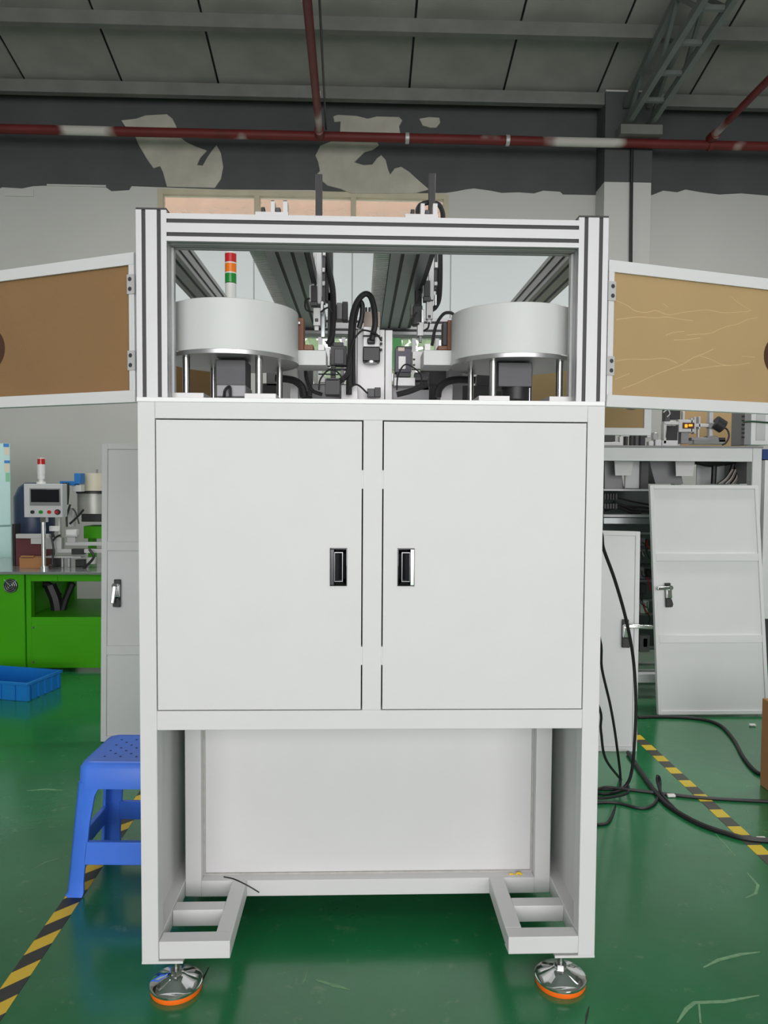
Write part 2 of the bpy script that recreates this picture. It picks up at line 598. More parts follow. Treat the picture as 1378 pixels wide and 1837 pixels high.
for x in muls:
    f.box(x - 0.022, x + 0.022, YW + 0.002, YW + 0.098, w2[2] + 0.05, w2[3] - 0.05)
f.build('window_frame', ALU_MATT, win)
for a, b_ in zip(muls, muls[1:]):
    MB().box(a + 0.022, b_ - 0.022, YW + 0.05, YW + 0.056, w2[2] + 0.05, w2[3] - 0.05).build('pane', GLASS, win)
MB().box(muls[4] - 0.12, muls[4] + 0.12, YW - 0.03, YW - 0.01, w2[2] + 0.25, w2[3] - 0.02).build('green_blind', GRN_L, win)
# outdoors behind the windows
o = MB().box(-4.5, 2.5, YW + 1.6, YW + 1.8, 3.9, 7.2).build('neighbouring_wall', PEACH)
structure(o)
h = MB()
for i in range(2600):
    x, z = random.uniform(-3.4, 2.8), random.uniform(0.0, 3.3)
    y = YW + random.uniform(0.75, 1.3)
    s = random.uniform(0.08, 0.19)
    a = Vector((random.uniform(-1, 1), random.uniform(-1, 1), random.uniform(-1, 1))).normalized()
    b_ = a.orthogonal().normalized()
    c = Vector((x, y, z))
    h.add([c - a * s, c + b_ * s * 0.5, c + a * s, c - b_ * s * 0.5], [(0, 1, 2, 3)])
o = h.build('hedge_foliage', LEAF)
tag(o, 'sunlit green foliage seen through the window behind the machine', 'foliage', kind='stuff')

# pillar
px0, px1, PY = cat_x(1085, 6.2, 300), cat_x(1169, 6.2, 300), 6.2
zsplit = zat(327, PY, 1125)
pil = structure(MB().box(px0, px1, PY, YW + 0.01, 0, 5.7).build('pillar', WALL))
MB().box(px0 - 0.004, px1 + 0.004, PY - 0.004, YW, zsplit, 5.68).build('charcoal_paint_band', DARKPAINT, pil)
MB().tube([at(1134, 262, PY - 0.03), at(1133, 350, PY - 0.03), at(1132, 470, PY - 0.03), at(1132, 760, PY - 0.03)], 0.018).build('black_conduit', BLACK, pil)

# roof
ceil = thing('ceiling', None, None, (0, 0, 5.6))
ceil['kind'] = 'structure'
sl = MB()
sl.prism([(YW + 0.3, roof_z(YW + 0.3) + 0.03), (0, roof_z(0) + 0.03), (YB - 0.2, roof_z(0) + 0.03), (YB - 0.2, roof_z(0) + 0.2), (0, roof_z(0) + 0.2), (YW + 0.3, roof_z(YW + 0.3) + 0.2)], 'x', XL - 0.2, XR + 0.2)
sl.build('roof_deck', BLACK, ceil)
seam0 = cat_x(733, YW - 0.1, 190)
sp = 163 * 8.45 / 1330
for k in range(-7, 8):
    x0, x1 = seam0 + k * sp, seam0 + (k + 1) * sp
    x0, x1 = max(x0, XL), min(x1, XR)
    if x1 - x0 < 0.1:
        continue
    g = 0.012
    MB().prism([(YW, roof_z(YW)), (0.0, roof_z(0)), (0.0, roof_z(0) + 0.02), (YW, roof_z(YW) + 0.02)], 'x', x0 + g, x1 - g).build('roof_sheet', ROOF, ceil)
MB().box(XL, XR, YB, 0.0, roof_z(0), roof_z(0) + 0.02).build('roof_sheet', ROOF, ceil)
for Y in (6.28, 5.42, 4.54, 3.66, 2.78):
    z = roof_z(Y)
    # C-section purlin
    MB().prism([(Y - 0.05, z - 0.02), (Y - 0.05, z - 0.15), (Y + 0.03, z - 0.15), (Y + 0.03, z - 0.125), (Y - 0.035, z - 0.135), (Y - 0.035, z - 0.02)], 'x', XL, XR).build('purlin', ROOF_STEEL, ceil)

# truss from the pillar
tr = MB()
tr_root = thing('roof_truss', 'grey lattice steel truss rising from the pillar under the roof', 'truss', (3.0, 6.2, 5.2))
ax, bx = cat_x(1122, 6.15, 230), cat_x(1163, 6.15, 226)
zb0 = zat(228, 6.15, 1140)
tz = lambda Y: zb0 + 0.11 * (6.15 - Y)
Yend = 1.2
for x in (ax, bx):
    MB().bar((x, 6.15, tz(6.15)), (x, Yend, tz(Yend)), 0.055, 0.07).build('bottom_chord', TRUSS, tr_root)
    MB().bar((x, 6.15, roof_z(6.15) - 0.22), (x, Yend, roof_z(Yend) - 0.22), 0.055, 0.07).build('top_chord', TRUSS, tr_root)
k = 0
Y = 6.1
while Y > Yend + 0.4:
    Y2 = Y - 0.42
    MB().bar((ax, Y2, tz(Y2)), (bx, Y2, tz(Y2)), 0.04, 0.04).build('batten', TRUSS, tr_root)
    for x in (ax, bx):
        a, b_ = (x, Y, tz(Y)), (x, Y2, roof_z(Y2) - 0.24)
        if k % 2:
            a, b_ = (x, Y, roof_z(Y) - 0.24), (x, Y2, tz(Y2))
        MB().bar(a, b_, 0.035, 0.035).build('web_bar', TRUSS, tr_root)
    Y = Y2
    k += 1
MB().box(ax - 0.1, bx + 0.1, 6.0, 6.2, tz(6.15) - 0.14, tz(6.15) - 0.04).build('bearing_plate', ROOF_STEEL, tr_root)

# red sprinkler pipes
PIPE = pipe_mat()
pr = thing('sprinkler_pipe', 'red sprinkler main pipe with white paint patches along the back wall', 'pipe', (0, 6.2, 5.2))
YP = 6.12
p0, p1 = at(0, 231, YP), at(1378, 263, YP)
d = (p1 - p0)
a, b_ = p0 - d * 0.35, p1 + d * 0.35
a.y = b_.y = YP
MB().cyl(a, b_, 0.048, n=20).build('pipe_run', PIPE, pr)
for u in (719, 900, 1270):
    t = u / 1378
    c = p0 + d * t
    MB().cyl(c - d.normalized() * 0.02, c + d.normalized() * 0.02, 0.058).build('clamp', PIPE if u > 1200 else ALU_MATT, pr)
c = at(574, 245, YP)
c.y = YP
tagp = thing('sprinkler_branch_pipe', 'dark red branch pipe running forward from the main above the machine', 'pipe', (c.x, 3, 5.2))
end = Vector((at(545, 0, 3.9).x, 1.2, c.z + 0.05))
end.x = -0.40
MB().cyl(c + Vector((0, -0.03, 0)), end, 0.038, n=16).build('pipe_run', PIPE, tagp)
MB().cyl(c + Vector((0, -0.03, 0)), c + Vector((0, -0.16, 0)), 0.052).build('coupling', PIPE, tagp)
MB().tube([c + Vector((0.07, -0.1, 0.03)), (end.x + 0.075, 3.5, c.z + 0.07), (end.x + 0.07, 1.2, c.z + 0.08)], 0.010, smooth=0).build('cable', BLACK, tagp)
for Y in (5.3, 3.9, 2.6):
    MB().box(end.x - 0.075, end.x - 0.055 + 0.06, Y, Y + 0.03, c.z + 0.03, c.z + 0.06).build('pipe_clip', ALU_MATT, tagp)
c = at(1272, 252, YP)
tagp = thing('sprinkler_branch_pipe', 'thin red branch pipe near the right edge beyond the truss', 'pipe', (c.x, 3, 5.2))
MB().cyl((c.x, YP, c.z), (c.x, 1.5, c.z + 0.1), 0.036, n=16).build('pipe_run', PIPE, tagp)
MB().cyl((c.x, YP - 0.03, c.z), (c.x, YP - 0.16, c.z), 0.052).build('coupling', PIPE, tagp)

# floor tapes
o = MB().box(-1.003, -0.943, -2.2, 6.2, 0.0, 0.0012).build('hazard_tape', tape_mat('hazard_stripes_left', -1.0, 0.150, srgb(38, 38, 34), srgb(222, 184, 40)))
tag(o, 'yellow and black striped floor tape beside the blue stool', 'floor tape')
o = MB().box(1.535, 1.592, -2.2, 6.2, 0.0, 0.0012).build('hazard_tape', tape_mat('hazard_stripes_right', 0.0, 0.158, srgb(74, 74, 66), srgb(216, 190, 50)))
tag(o, 'yellow and grey striped floor tape on the right crossed by cables', 'floor tape')

# ------------------------------------------------------------------ main machine: cabinet
X0, X1 = -0.593, 0.663
ZB, ZT = 0.107, 1.650
D = 1.30
cab = thing('machine_cabinet', 'tall white steel machine cabinet with two doors and an open foot bay', 'cabinet', (0.035, 0.65, 0))
fr = MB()
T = 0.050
for x0, x1 in ((X0, X0 + T - 0.004), (X1 - T + 0.003, X1)):
    for y0 in (0.0, D - T):
        fr.box(x0, x1, y0, y0 + T, ZB, 1.638)
zt = [(1.594, 1.638), (0.752, 0.805)]
for z0, z1 in zt:
    fr.box(X0 + T - 0.004, X1 - T + 0.003, 0.0, T, z0, z1)
    fr.box(X0 + T - 0.004, X1 - T + 0.003, D - T, D, z0, z1)
    for x0, x1 in ((X0, X0 + T - 0.004), (X1 - T + 0.003, X1)):
        fr.box(x0, x1, T, D - T, z0, z1)
fr.box(0.008, 0.060, 0.0, T, 0.805, 1.594)          # mullion
for x0, x1 in ((X0, X0 + T - 0.004), (X1 - T + 0.003, X1)):
    fr.box(x0, x1, T, D - T, 0.113, 0.163)
fr.build('frame', W_PAINT, cab, bev=0.0018)
MB().box(X0 - 0.001, X1 - 0.001, -0.002, D, 1.638, 1.650).build('top_plate', mat('bright_table_plate', (0.84, 0.84, 0.84), 0.35, var=0.01), cab, bev=0.001)
# closed box behind the doors
MB().box(X0 + 0.05, X1 - 0.05, 0.30, 0.305, 0.80, 1.59).build('inner_back_panel', DARKGREY, cab)
for x in (X0 + 0.006, X1 - 0.010):
    MB().box(x, x + 0.004, 0.051, D - 0.051, 0.80, 1.596).build('side_panel', W_PAINT, cab)
    MB().box(x, x + 0.004, 0.051, D - 0.051, 0.16, 0.753).build('side_panel', W_PAINT, cab)
MB().box(X0 + 0.05, X1 - 0.05, D - 0.03, D - 0.026, 0.16, 1.594).build('rear_panel', W_PAINT, cab)
MB().box(X0 + 0.046, X1 - 0.046, 0.051, D - 0.05, 0.757, 0.760).build('cabinet_floor', W_PAINT, cab)


def door(x0, x1, hx):
    z0, z1 = 0.805 + 0.0035, 1.594 - 0.0035
    t = MB()
    g = 0.0035
    x0 += g
    x1 -= g
    # leaf with a rectangular cut-out for the flush latch
    a0, a1, b0, b1 = hx - 0.0205, hx + 0.0205, 1.150, 1.246
    y0, y1 = -0.001, 0.018
    xs_ = [x0, a0, a1, x1]
    zs_ = [z0, b0, b1, z1]
    for i in range(3):
        for k in range(3):
            if i == 1 and k == 1:
                continue
            t.add([(xs_[i], y0, zs_[k]), (xs_[i + 1], y0, zs_[k]), (xs_[i + 1], y0, zs_[k + 1]), (xs_[i], y0, zs_[k + 1]),
                   (xs_[i], y1, zs_[k]), (xs_[i + 1], y1, zs_[k]), (xs_[i + 1], y1, zs_[k + 1]), (xs_[i], y1, zs_[k + 1])],
                  [(0, 1, 2, 3), (7, 6, 5, 4)] + ([(0, 4, 5, 1)] if k == 0 else []) + ([(2, 6, 7, 3)] if k == 2 else [])
                  + ([(0, 3, 7, 4)] if i == 0 else []) + ([(1, 5, 6, 2)] if i == 2 else []))
    leaf = t.build('door', W_PAINT, cab)
    return leaf


def latch(leaf, hx, side):
    # chrome bezel: bevelled ring
    a0, a1, b0, b1 = hx - 0.0235, hx + 0.0235, 1.146, 1.250
    t = MB()
    rings = []
    for ins, y in ((0.0, -0.001), (0.0012, -0.0055), (0.0024, -0.0060), (0.0128, 0.004), (0.0134, 0.016)):
        rings.append([(a0 + ins, y, b0 + ins), (a1 - ins, y, b0 + ins), (a1 - ins, y, b1 - ins), (a0 + ins, y, b1 - ins)])
    vs_ = [p for r_ in rings for p in r_]
    fs = []
    for r_ in range(len(rings) - 1):
        for k in range(4):
            fs.append((r_ * 4 + k, r_ * 4 + (k + 1) % 4, (r_ + 1) * 4 + (k + 1) % 4, (r_ + 1) * 4 + k))
    t.add(vs_, fs)
    t.build('latch_bezel', CHROME_DARK_REFL, leaf)
    MB().box(a0 + 0.011, a1 - 0.011, 0.016, 0.020, b0 + 0.011, b1 - 0.011).build('latch_cup', BLACK, leaf)
    rim = MB()  # thin ring added to give bright glints round the latch slot
    q0, q1 = 0.0118, 0.0136
    for xa_, xb2, za_, zb2 in ((a0 + q0, a0 + q1, b0 + q0, b1 - q0), (a1 - q1, a1 - q0, b0 + q0, b1 - q0), (a0 + q1, a1 - q1, b0 + q0, b0 + q1), (a0 + q1, a1 - q1, b1 - q1, b1 - q0)):
        rim.box(xa_, xb2, 0.0005, 0.006, za_, zb2)
    rim.build('latch_glint_ring', mat('glint_chrome', (0.28, 0.28, 0.29), 0.12, 1.0, var=0.02), leaf)
    # paddle
    s = 1 if side > 0 else -1
    xa, xb_ = hx - 0.0095, hx + 0.0095
    MB().prism([(xa, -0.004 if s < 0 else 0.010), (xb_, 0.010 if s < 0 else -0.004), (xb_, 0.016), (xa, 0.016)], 'z', b0 + 0.016, b1 - 0.016).build('latch_paddle', SCREEN, leaf, bev=0.001)
    xe = hx + s * 0.0165
    MB().box(xe - 0.0055, xe + 0.0055, -0.0085, -0.0045, b0 + 0.003, b1 - 0.003).build('latch_strip', CHROME if s > 0 else CHROME_DARK_REFL, leaf, bev=0.0015)  # bright right strip, dark left strip: reflections given by the colour


for x0, x1, hx, s in ((-0.547, 0.008, -0.0575, -1), (0.060, 0.616, 0.1255, 1)):
    lf = door(x0, x1, hx)
    latch(lf, hx, s)
for xg in (0.0035, 0.0585):
    for z in (1.435, 0.955):
        MB().box(xg, xg + 0.006, 0.001, 0.02, z - 0.025, z + 0.025).build('hinge_tab', W_PAINT, cab)

# recessed lower back panel in its tube frame
YR = 0.31
bf = MB()
zb_, zt_ = 0.112, 0.752
xl, xr = X0 + 0.047, X1 - 0.047
bf.box(xl, xl + 0.050, YR, YR + 0.05, zb_, zt_).box(xr - 0.050, xr, YR, YR + 0.05, zb_, zt_)
bf.box(xl + 0.05, xr - 0.05, YR, YR + 0.05, zb_, zb_ + 0.050)
bf.build('recess_frame', W_PAINT, cab, bev=0.0018)
MB().box(xl + 0.05, xr - 0.05, YR + 0.040, YR + 0.044, zb_ + 0.05, zt_).build('recess_panel', W_PAINT, cab)
sealant = mat('grey_sealant', (0.46, 0.45, 0.43), 0.7, var=0.1, scale=40)
se = MB()
se.box(xl + 0.05, xl + 0.056, YR + 0.034, YR + 0.040, zb_ + 0.05, zt_)
se.box(xr - 0.056, xr - 0.05, YR + 0.034, YR + 0.040, zb_ + 0.05, zt_)
se.box(xl + 0.056, xr - 0.056, YR + 0.034, YR + 0.040, zb_ + 0.05, zb_ + 0.056)
se.build('sealant_bead', sealant, cab)
# fork brackets left and right
for s in (-1, 1):
    xa, xb_ = (xl, -0.352) if s < 0 else (0.420, xr)
    fb = MB()
    z0, z1 = 0.114, 0.163
    fb.box(xa, xb_, 0.0, 0.045, z0, z1)
    fb.box(xa if s < 0 else xa + 0.046, xb_ - 0.046 if s < 0 else xb_, 0.150, 0.195, z0, z1)
    xin = xb_ - 0.046 if s < 0 else xa
    fb.box(xin, xin + 0.046, 0.045, YR, z0, z1)
    fb.build('foot_bracket', W_PAINT, cab, bev=0.0018)
    xp = X0 + 0.0 if s < 0 else X1 - 0.112
    MB().box(xp, xp + 0.112, 0.0, 0.09, 0.101, 0.108).build('foot_pad_plate', W_PAINT, cab)
# levelling feet
for fx in (X0 + 0.083, X1 - 0.083):
    for fy in (0.045, D - 0.045):
        ft = MB().cyl((fx, fy, 0.042), (fx, fy, 0.101), 0.0095).build('levelling_foot', STEEL, cab)
        MB().lathe([(0, 0.0), (0.069, 0.0), (0.071, 0.004), (0.070, 0.014), (0, 0.014)], fx, fy, 48).build('rubber_pad', ORANGE, ft)
        MB().lathe([(0, 0.013), (0.070, 0.013), (0.0725, 0.016), (0.0725, 0.022), (0.069, 0.025), (0.048, 0.030), (0.030, 0.038), (0.020, 0.042), (0, 0.042)], fx, fy, 48).build('foot_base', CHROME, ft)
        MB().cyl((fx, fy, 0.041), (fx, fy, 0.058), 0.0165, n=6).build('lock_nut', STEEL, ft)
        for kk in range(4):
            an = math.pi / 4 + kk * math.pi / 2
            c_, s_ = math.cos(an), math.sin(an)
            MB().bar((fx + 0.022 * c_, fy + 0.022 * s_, 0.037), (fx + 0.058 * c_, fy + 0.058 * s_, 0.026), 0.012, 0.010).build('base_rib', CHROME, ft)

# ------------------------------------------------------------------ aluminium enclosure
enc = thing('aluminium_enclosure', 'silver slotted aluminium frame with swung-open paper-covered doors on the cabinet', 'frame', (0.035, 0.65, 1.650))
S, DEPTH = 0.0105, 0.012


def section(w, h, sw, sh):
    """outline of a slotted profile; sw / sh = slot centres on the w and h sides"""
    def side(L, cs):
        q = [(0, 0)]
        for c in cs:
            q += [(c - S / 2, 0), (c - S / 2, DEPTH), (c + S / 2, DEPTH), (c + S / 2, 0)]
        return q
    out = [(a, b_) for a, b_ in side(w, sw)]
    out += [(w - b_, a) for a, b_ in side(h, sh)]
    out += [(w - a, h - b_) for a, b_ in side(w, [w - c for c in sw][::-1])]
    out += [(b_, h - a) for a, b_ in side(h, [h - c for c in sh][::-1])]
    return out


SEC = section(0.08, 0.08, (0.02, 0.06), (0.02, 0.06))
SECB = section(0.08, 0.072, (0.02, 0.06), (0.0175, 0.0525))


def profile(name, axis, a0, a1, ox, oy, sec=SEC, m_=ALU_MATT):
    return MB().prism([(p[0] + ox, p[1] + oy) for p in sec], axis, a0, a1).build(name, m_, enc)


ZE = 2.140
for x in (X0, X1 - 0.08):
    for y in (0.0, D - 0.08):
        po = profile('post', 'z', 1.650, ZE, x, y)
        MB().box(x, x + 0.08, y, y + 0.08, ZE, ZE + 0.005).build('end_cap', BLACK, po)
        for sx in (0.02, 0.06):
            MB().box(x + sx - S / 2, x + sx + S / 2, y + 0.003, y + 0.010, 1.651, ZE).build('slot_cover', BLACK, po)
zb0_ = 2.060
for y in (0.0, D - 0.08):
    be = profile('cross_beam', 'x', X0 + 0.08, X1 - 0.08, y, zb0_, SECB)
    for sz in (0.0175, 0.0525):
        MB().box(X0 + 0.082, X1 - 0.082, y + 0.003, y + 0.010, zb0_ + sz - S / 2, zb0_ + sz + S / 2).build('slot_cover', BLACK, be)
for x in (X0, X1 - 0.08):
    be = profile('side_beam', 'y', 0.08, D - 0.08, x, zb0_, [(p[0], p[1]) for p in SECB])
    xi = x + 0.07 if x < 0 else x + 0.003
    for sz in (0.0175, 0.0525):
        MB().box(xi, xi + 0.007, 0.082, D - 0.082, zb0_ + sz - S / 2, zb0_ + sz + S / 2).build('slot_cover', BLACK, be)
# thin edge seals inside the front opening
MB().box(X0 + 0.08, X0 + 0.086, 0.05, 0.07, 1.651, 2.058).build('edge_seal', ALU_MATT, enc)
MB().box(X1 - 0.086, X1 - 0.08, 0.05, 0.07, 1.651, 2.058).build('edge_seal', ALU_MATT, enc)


def side_door(hx, hy, ang, w, z0, z1, kraft, hole, hinge_z, creases=None, mx=1):
    """door leaf built along local +x from its hinge, front towards local -y, then turned by ang"""
    ca, sa = math.cos(ang), math.sin(ang)

    def tf(mb):
        for i, p in enumerate(mb.v):
            mb.v[i] = Vector((hx + mx * p.x * ca - p.y * sa, hy + mx * p.x * sa + p.y * ca, p.z))
        return mb
    FW = 0.032
    t = MB()
    t.box(0, w, -0.012, 0.012, z0, z0 + FW).box(0, w, -0.012, 0.012, z1 - FW, z1)
    t.box(0, FW * 0.55, -0.012, 0.012, z0 + FW, z1 - FW).box(w - FW, w, -0.012, 0.012, z0 + FW, z1 - FW)
    leaf = tf(t).build('side_door', mat('door_frame_aluminium', (0.74, 0.74, 0.755), 0.4, 0.15, var=0.01), enc, bev=0.001)
    bx0, bx1, bz0, bz1 = FW * 0.55, w - FW, z0 + FW, z1 - FW
    t = MB()
    if hole:
        cx, cz, r_ = hole
        n = 32
        outer, inner = [], []
        for k in range(n):
            a_ = 2 * math.pi * k / n
            c_, s_ = math.cos(a_), math.sin(a_)
            tt = min(((bx1 - cx) / c_ if c_ > 1e-6 else 1e9), ((bx0 - cx) / c_ if c_ < -1e-6 else 1e9),
                     ((bz1 - cz) / s_ if s_ > 1e-6 else 1e9), ((bz0 - cz) / s_ if s_ < -1e-6 else 1e9))
            outer.append([cx + c_ * tt, cz + s_ * tt])
            inner.append((cx + c_ * r_, cz + s_ * r_))
        for c in ((bx0, bz0), (bx1, bz0), (bx1, bz1), (bx0, bz1)):
            k = min(range(n), key=lambda i: (outer[i][0] - c[0]) ** 2 + (outer[i][1] - c[1]) ** 2)
            outer[k] = list(c)
        vs_ = [(p[0], -0.004, p[1]) for p in outer] + [(p[0], -0.004, p[1]) for p in inner] + [(p[0], 0.0, p[1]) for p in inner]
        fs = [(k, (k + 1) % n, n + (k + 1) % n, n + k) for k in range(n)] + [(n + k, n + (k + 1) % n, 2 * n + (k + 1) % n, 2 * n + k) for k in range(n)]
        t.add(vs_, fs)
    else:
        t.box(bx0, bx1, -0.004, -0.001, bz0, bz1)
    tf(t).build('paper_cover', kraft, leaf)
    tf(MB().box(bx0, bx1, 0.000, 0.004, bz0, bz1)).build('acrylic_panel', BROWN_ACR, leaf)
    for hz in hinge_z:
        hg = tf(MB().box(-0.005, 0.020, -0.0155, -0.012, hz - 0.026, hz + 0.026)).build('hinge', MACH, leaf)
        sc = MB()
        for q in (-0.013, 0.013):
            sc.cyl((0.010, -0.0165, hz + q), (0.010, -0.0150, hz + q), 0.0058, n=14)
        tf(sc).build('hinge_screws', DARKGREY, leaf)
    if creases:
        cr = MB()
        for pl in creases:
            pts_ = []
            for u, v in [q_ for q_ in pl if q_[0] < 1364]:
                d_ = ray(u, v)
                nrm = Vector((-sa, ca, 0))
                o_ = Vector((hx, hy, 0)) + nrm * -0.0038
                s_ = (o_ - CAM).dot(nrm) / d_.dot(nrm)
                pts_.append(CAM + d_ * s_)
            cr.tube(pts_, 0.0011, n=5, smooth=4)
        cr.build('paper_creases', mat('pale_paper_ridge', srgb(206, 180, 136), 0.75, var=0.05), leaf)  # crease ridges coloured paler than the paper
    return leaf


sZ0, sZ1 = 1.640, 2.040
zc = lambda px_, py_: (px_, py_)


def K(pl):
    return [(1060 + a * 0.23946, 420 + b_ * 0.23946) for a, b_ in pl]


creases = [K(q) for q in (
    [(190, 500), (280, 540), (330, 575), (410, 588), (490, 575), (580, 605), (680, 590), (770, 578), (880, 570), (1000, 590), (1190, 580), (1310, 602)],
    [(190, 642), (260, 632), (360, 622), (480, 628), (570, 622), (680, 640), (770, 650)],
    [(560, 760), (620, 738), (700, 730)],
    [(720, 758), (820, 750), (900, 742), (960, 715), (1030, 690), (1100, 675), (1180, 640), (1250, 626)],
    [(190, 950), (300, 937), (430, 940), (540, 930), (610, 950), (650, 970)],
    [(230, 1160), (340, 1120), (470, 1060), (600, 1010), (690, 975), (760, 930), (850, 895), (920, 860)],
    [(820, 915), (900, 940), (990, 980), (1100, 980), (1190, 965), (1280, 940)],
    [(680, 1022), (800, 1010), (930, 990), (1050, 985)],
    [(180, 1090), (240, 1065), (290, 1045)],
    [(1130, 915), (1230, 922), (1320, 926)],
    [(620, 795), (720, 790), (820, 780)],
    [(540, 520), (580, 550)], [(1050, 470), (1110, 520), (1200, 575)])]
side_door(X0 - 0.012, 0.045, math.radians(-24), 0.66, sZ0, sZ1, KRAFT_L, (0.545, 1.815, 0.062), (1.955, 1.752), mx=-1)
side_door(X1 + 0.012, 0.045, math.radians(17), 0.735, sZ0, sZ1, KRAFT_R, (0.618, 1.815, 0.062), (1.955, 1.752), creases)
side_door(X1 + 0.012, 1.28, math.radians(2), 0.625, sZ0, sZ1, KRAFT_R, (0.535, 1.815, 0.062), ())
side_door(X0 - 0.012, 1.28, math.radians(-42), 0.625, sZ0, sZ1, KRAFT_L, (0.535, 1.815, 0.062), (), mx=-1)

# ------------------------------------------------------------------ drum feeders on the table
ZTAB = 1.650


def feeder(cx, cy, r, z_plate, z_top, posts, label, motor):
    t = thing('drum_feeder', label, 'drum feeder', (cx, cy, ZTAB), 'white drum feeders on the cabinet top')
    MB().lathe([(r, z_plate + 0.013), (r, z_top - 0.002), (r - 0.002, z_top), (r - 0.010, z_top), (r - 0.010, z_plate + 0.013)], cx, cy, 72).build('drum_wall', DRUM, t)
    MB().lathe([(0, z_plate), (r + 0.001, z_plate), (r + 0.002, z_plate + 0.001), (r + 0.002, z_plate + 0.012), (r + 0.001, z_plate + 0.013), (0, z_plate + 0.013)], cx, cy, 72).build('base_disc', ALU, t)
    for dx, dy in posts:
        MB().cyl((cx + dx, cy + dy, ZTAB + 0.018), (cx + dx, cy + dy, z_plate), 0.0105 if dy < 0 else 0.009).build('post', STEEL, t)
    for s in (-1, 1):
        x = cx + s * 0.098
        MB().box(x - 0.036, x + 0.050, cy - 0.20, cy + 0.15, ZTAB, ZTAB + 0.018).build('foot_plate', MACH, t, bev=0.001)
    return t


FY = 0.245
zpl = at(420, 634, FY - 0.19).z
ztp = at(420, 533, FY - 0.19).z
fcx = (at(305, 600, FY - 0.02).x + at(529, 600, FY - 0.02).x) / 2
posts = [(-0.112, -0.125), (0.092, -0.125), (-0.078, 0.09), (0.130, 0.06)]
fd = feeder(fcx, FY, 0.191, zpl, ztp, posts, 'white drum feeder on steel posts at the left of the table', 0)
t = MB(); t.pbox(387, 645, 441, 691, 0.13, 0.10); t.build('motor', DARKGREY, fd, bev=0.002)
t = MB(); t.pbox(388, 690, 441, 712, 0.10, 0.12); t.build('motor_mount', MIDGREY, fd, bev=0.003)
MB().tube([at(402, 712, 0.09), at(404, 700, 0.08), at(412, 694, 0.09), at(413, 712, 0.09)], 0.004).build('motor_cable', BLACK, fd)
zpr, ztr = at(925, 640, FY - 0.19).z, at(925, 540, FY - 0.19).z
fcx2 = (at(813, 600, FY - 0.02).x + at(1033, 600, FY - 0.02).x) / 2
posts2 = [(-0.082, -0.125), (0.110, -0.125), (-0.118, 0.06), (0.072, 0.09)]
fd2 = feeder(fcx2, FY, 0.186, zpr, ztr, posts2, 'white drum feeder on steel posts at the right of the table', 1)
t = MB(); t.pbox(894, 650, 955, 694, 0.13, 0.11); t.build('motor', DARKGREY, fd2, bev=0.002)
c = at(925, 700, 0.17)
MB().cyl((c.x, 0.17, ZTAB + 0.02), (c.x, 0.17, at(925, 693, 0.17).z), 0.040).build('gearbox', BLACK, fd2)
# outlet chutes reaching from the drums to the middle
for nm, u0, u1, par in (('l', 528, 585, fd), ('r', 760, 814, fd2)):
    t = MB(); t.pbox(u0, 628, u1, 655, 0.26, 0.12); t.build('outlet_block', DRUM, par, bev=0.002)
t = MB(); t.pbox(529, 570, 545, 628, 0.30, 0.06); t.pbox(545, 618, 562, 628, 0.30, 0.06); t.build('brown_bracket', BRONZE, fd, bev=0.002)
t = MB(); t.pbox(803, 574, 814, 628, 0.30, 0.06); t.pbox(786, 620, 803, 628, 0.30, 0.06); t.build('brown_bracket', BRONZE, fd2, bev=0.002)
t = MB(); t.pbox(794, 578, 803, 620, 0.31, 0.04); t.build('sensor_block', BLACK, fd2, bev=0.002)
MB().tube([at(775, 620, 0.33), at(782, 585, 0.33), at(795, 564, 0.33), at(808, 561, 0.33), at(816, 566, 0.33)], 0.005).build('sensor_cable', BLACK, fd2)
t = MB(); t.pbox(520, 577, 538, 581, 0.28, 0.02); t.build('sensor_pin', STEEL, fd)
t = MB(); t.pbox(571, 618, 582, 628, 0.28, 0.05); t.build('stop_block', MACH, fd)
t = MB(); t.pbox(762, 617, 772, 628, 0.28, 0.05); t.build('stop_block', MACH, fd2)

# signal tower on the rear beam
c = at(414, 530, D - 0.04)
zt0 = 2.132
tw = thing('signal_tower', 'red amber and green signal tower rising behind the left drum', 'signal light', (c.x, D - 0.04, zt0))
RT_ = 0.0245
zz = lambda v: at(413, v, D - 0.04 - RT_).z
MB().cyl((c.x, D - 0.04, zt0), (c.x, D - 0.04, zz(506)), RT_ * 0.96).build('base_tube', WHITE_PL, tw, bev=0.002)
for v0, v1, m_ in ((505.5, 489, GRN_L), (487, 471, AMBER), (469, 453, RED)):
    MB().cyl((c.x, D - 0.04, zz(v0)), (c.x, D - 0.04, zz(v1)), RT_, n=28).build('lens', m_, tw)
    MB().cyl((c.x, D - 0.04, zz(v1)), (c.x, D - 0.04, zz(v1 - 2.2)), RT_ * 1.01, n=28).build('lens_ring', WHITE_PL, tw)
MB().cyl((c.x, D - 0.04, zz(451)), (c.x, D - 0.04, zz(449)), RT_ * 0.9).build('cap', WHITE_PL, tw)

# ------------------------------------------------------------------ gantry rails and pick heads
SECR = section(0.112, 0.052, (0.034, 0.078), (0.026,))


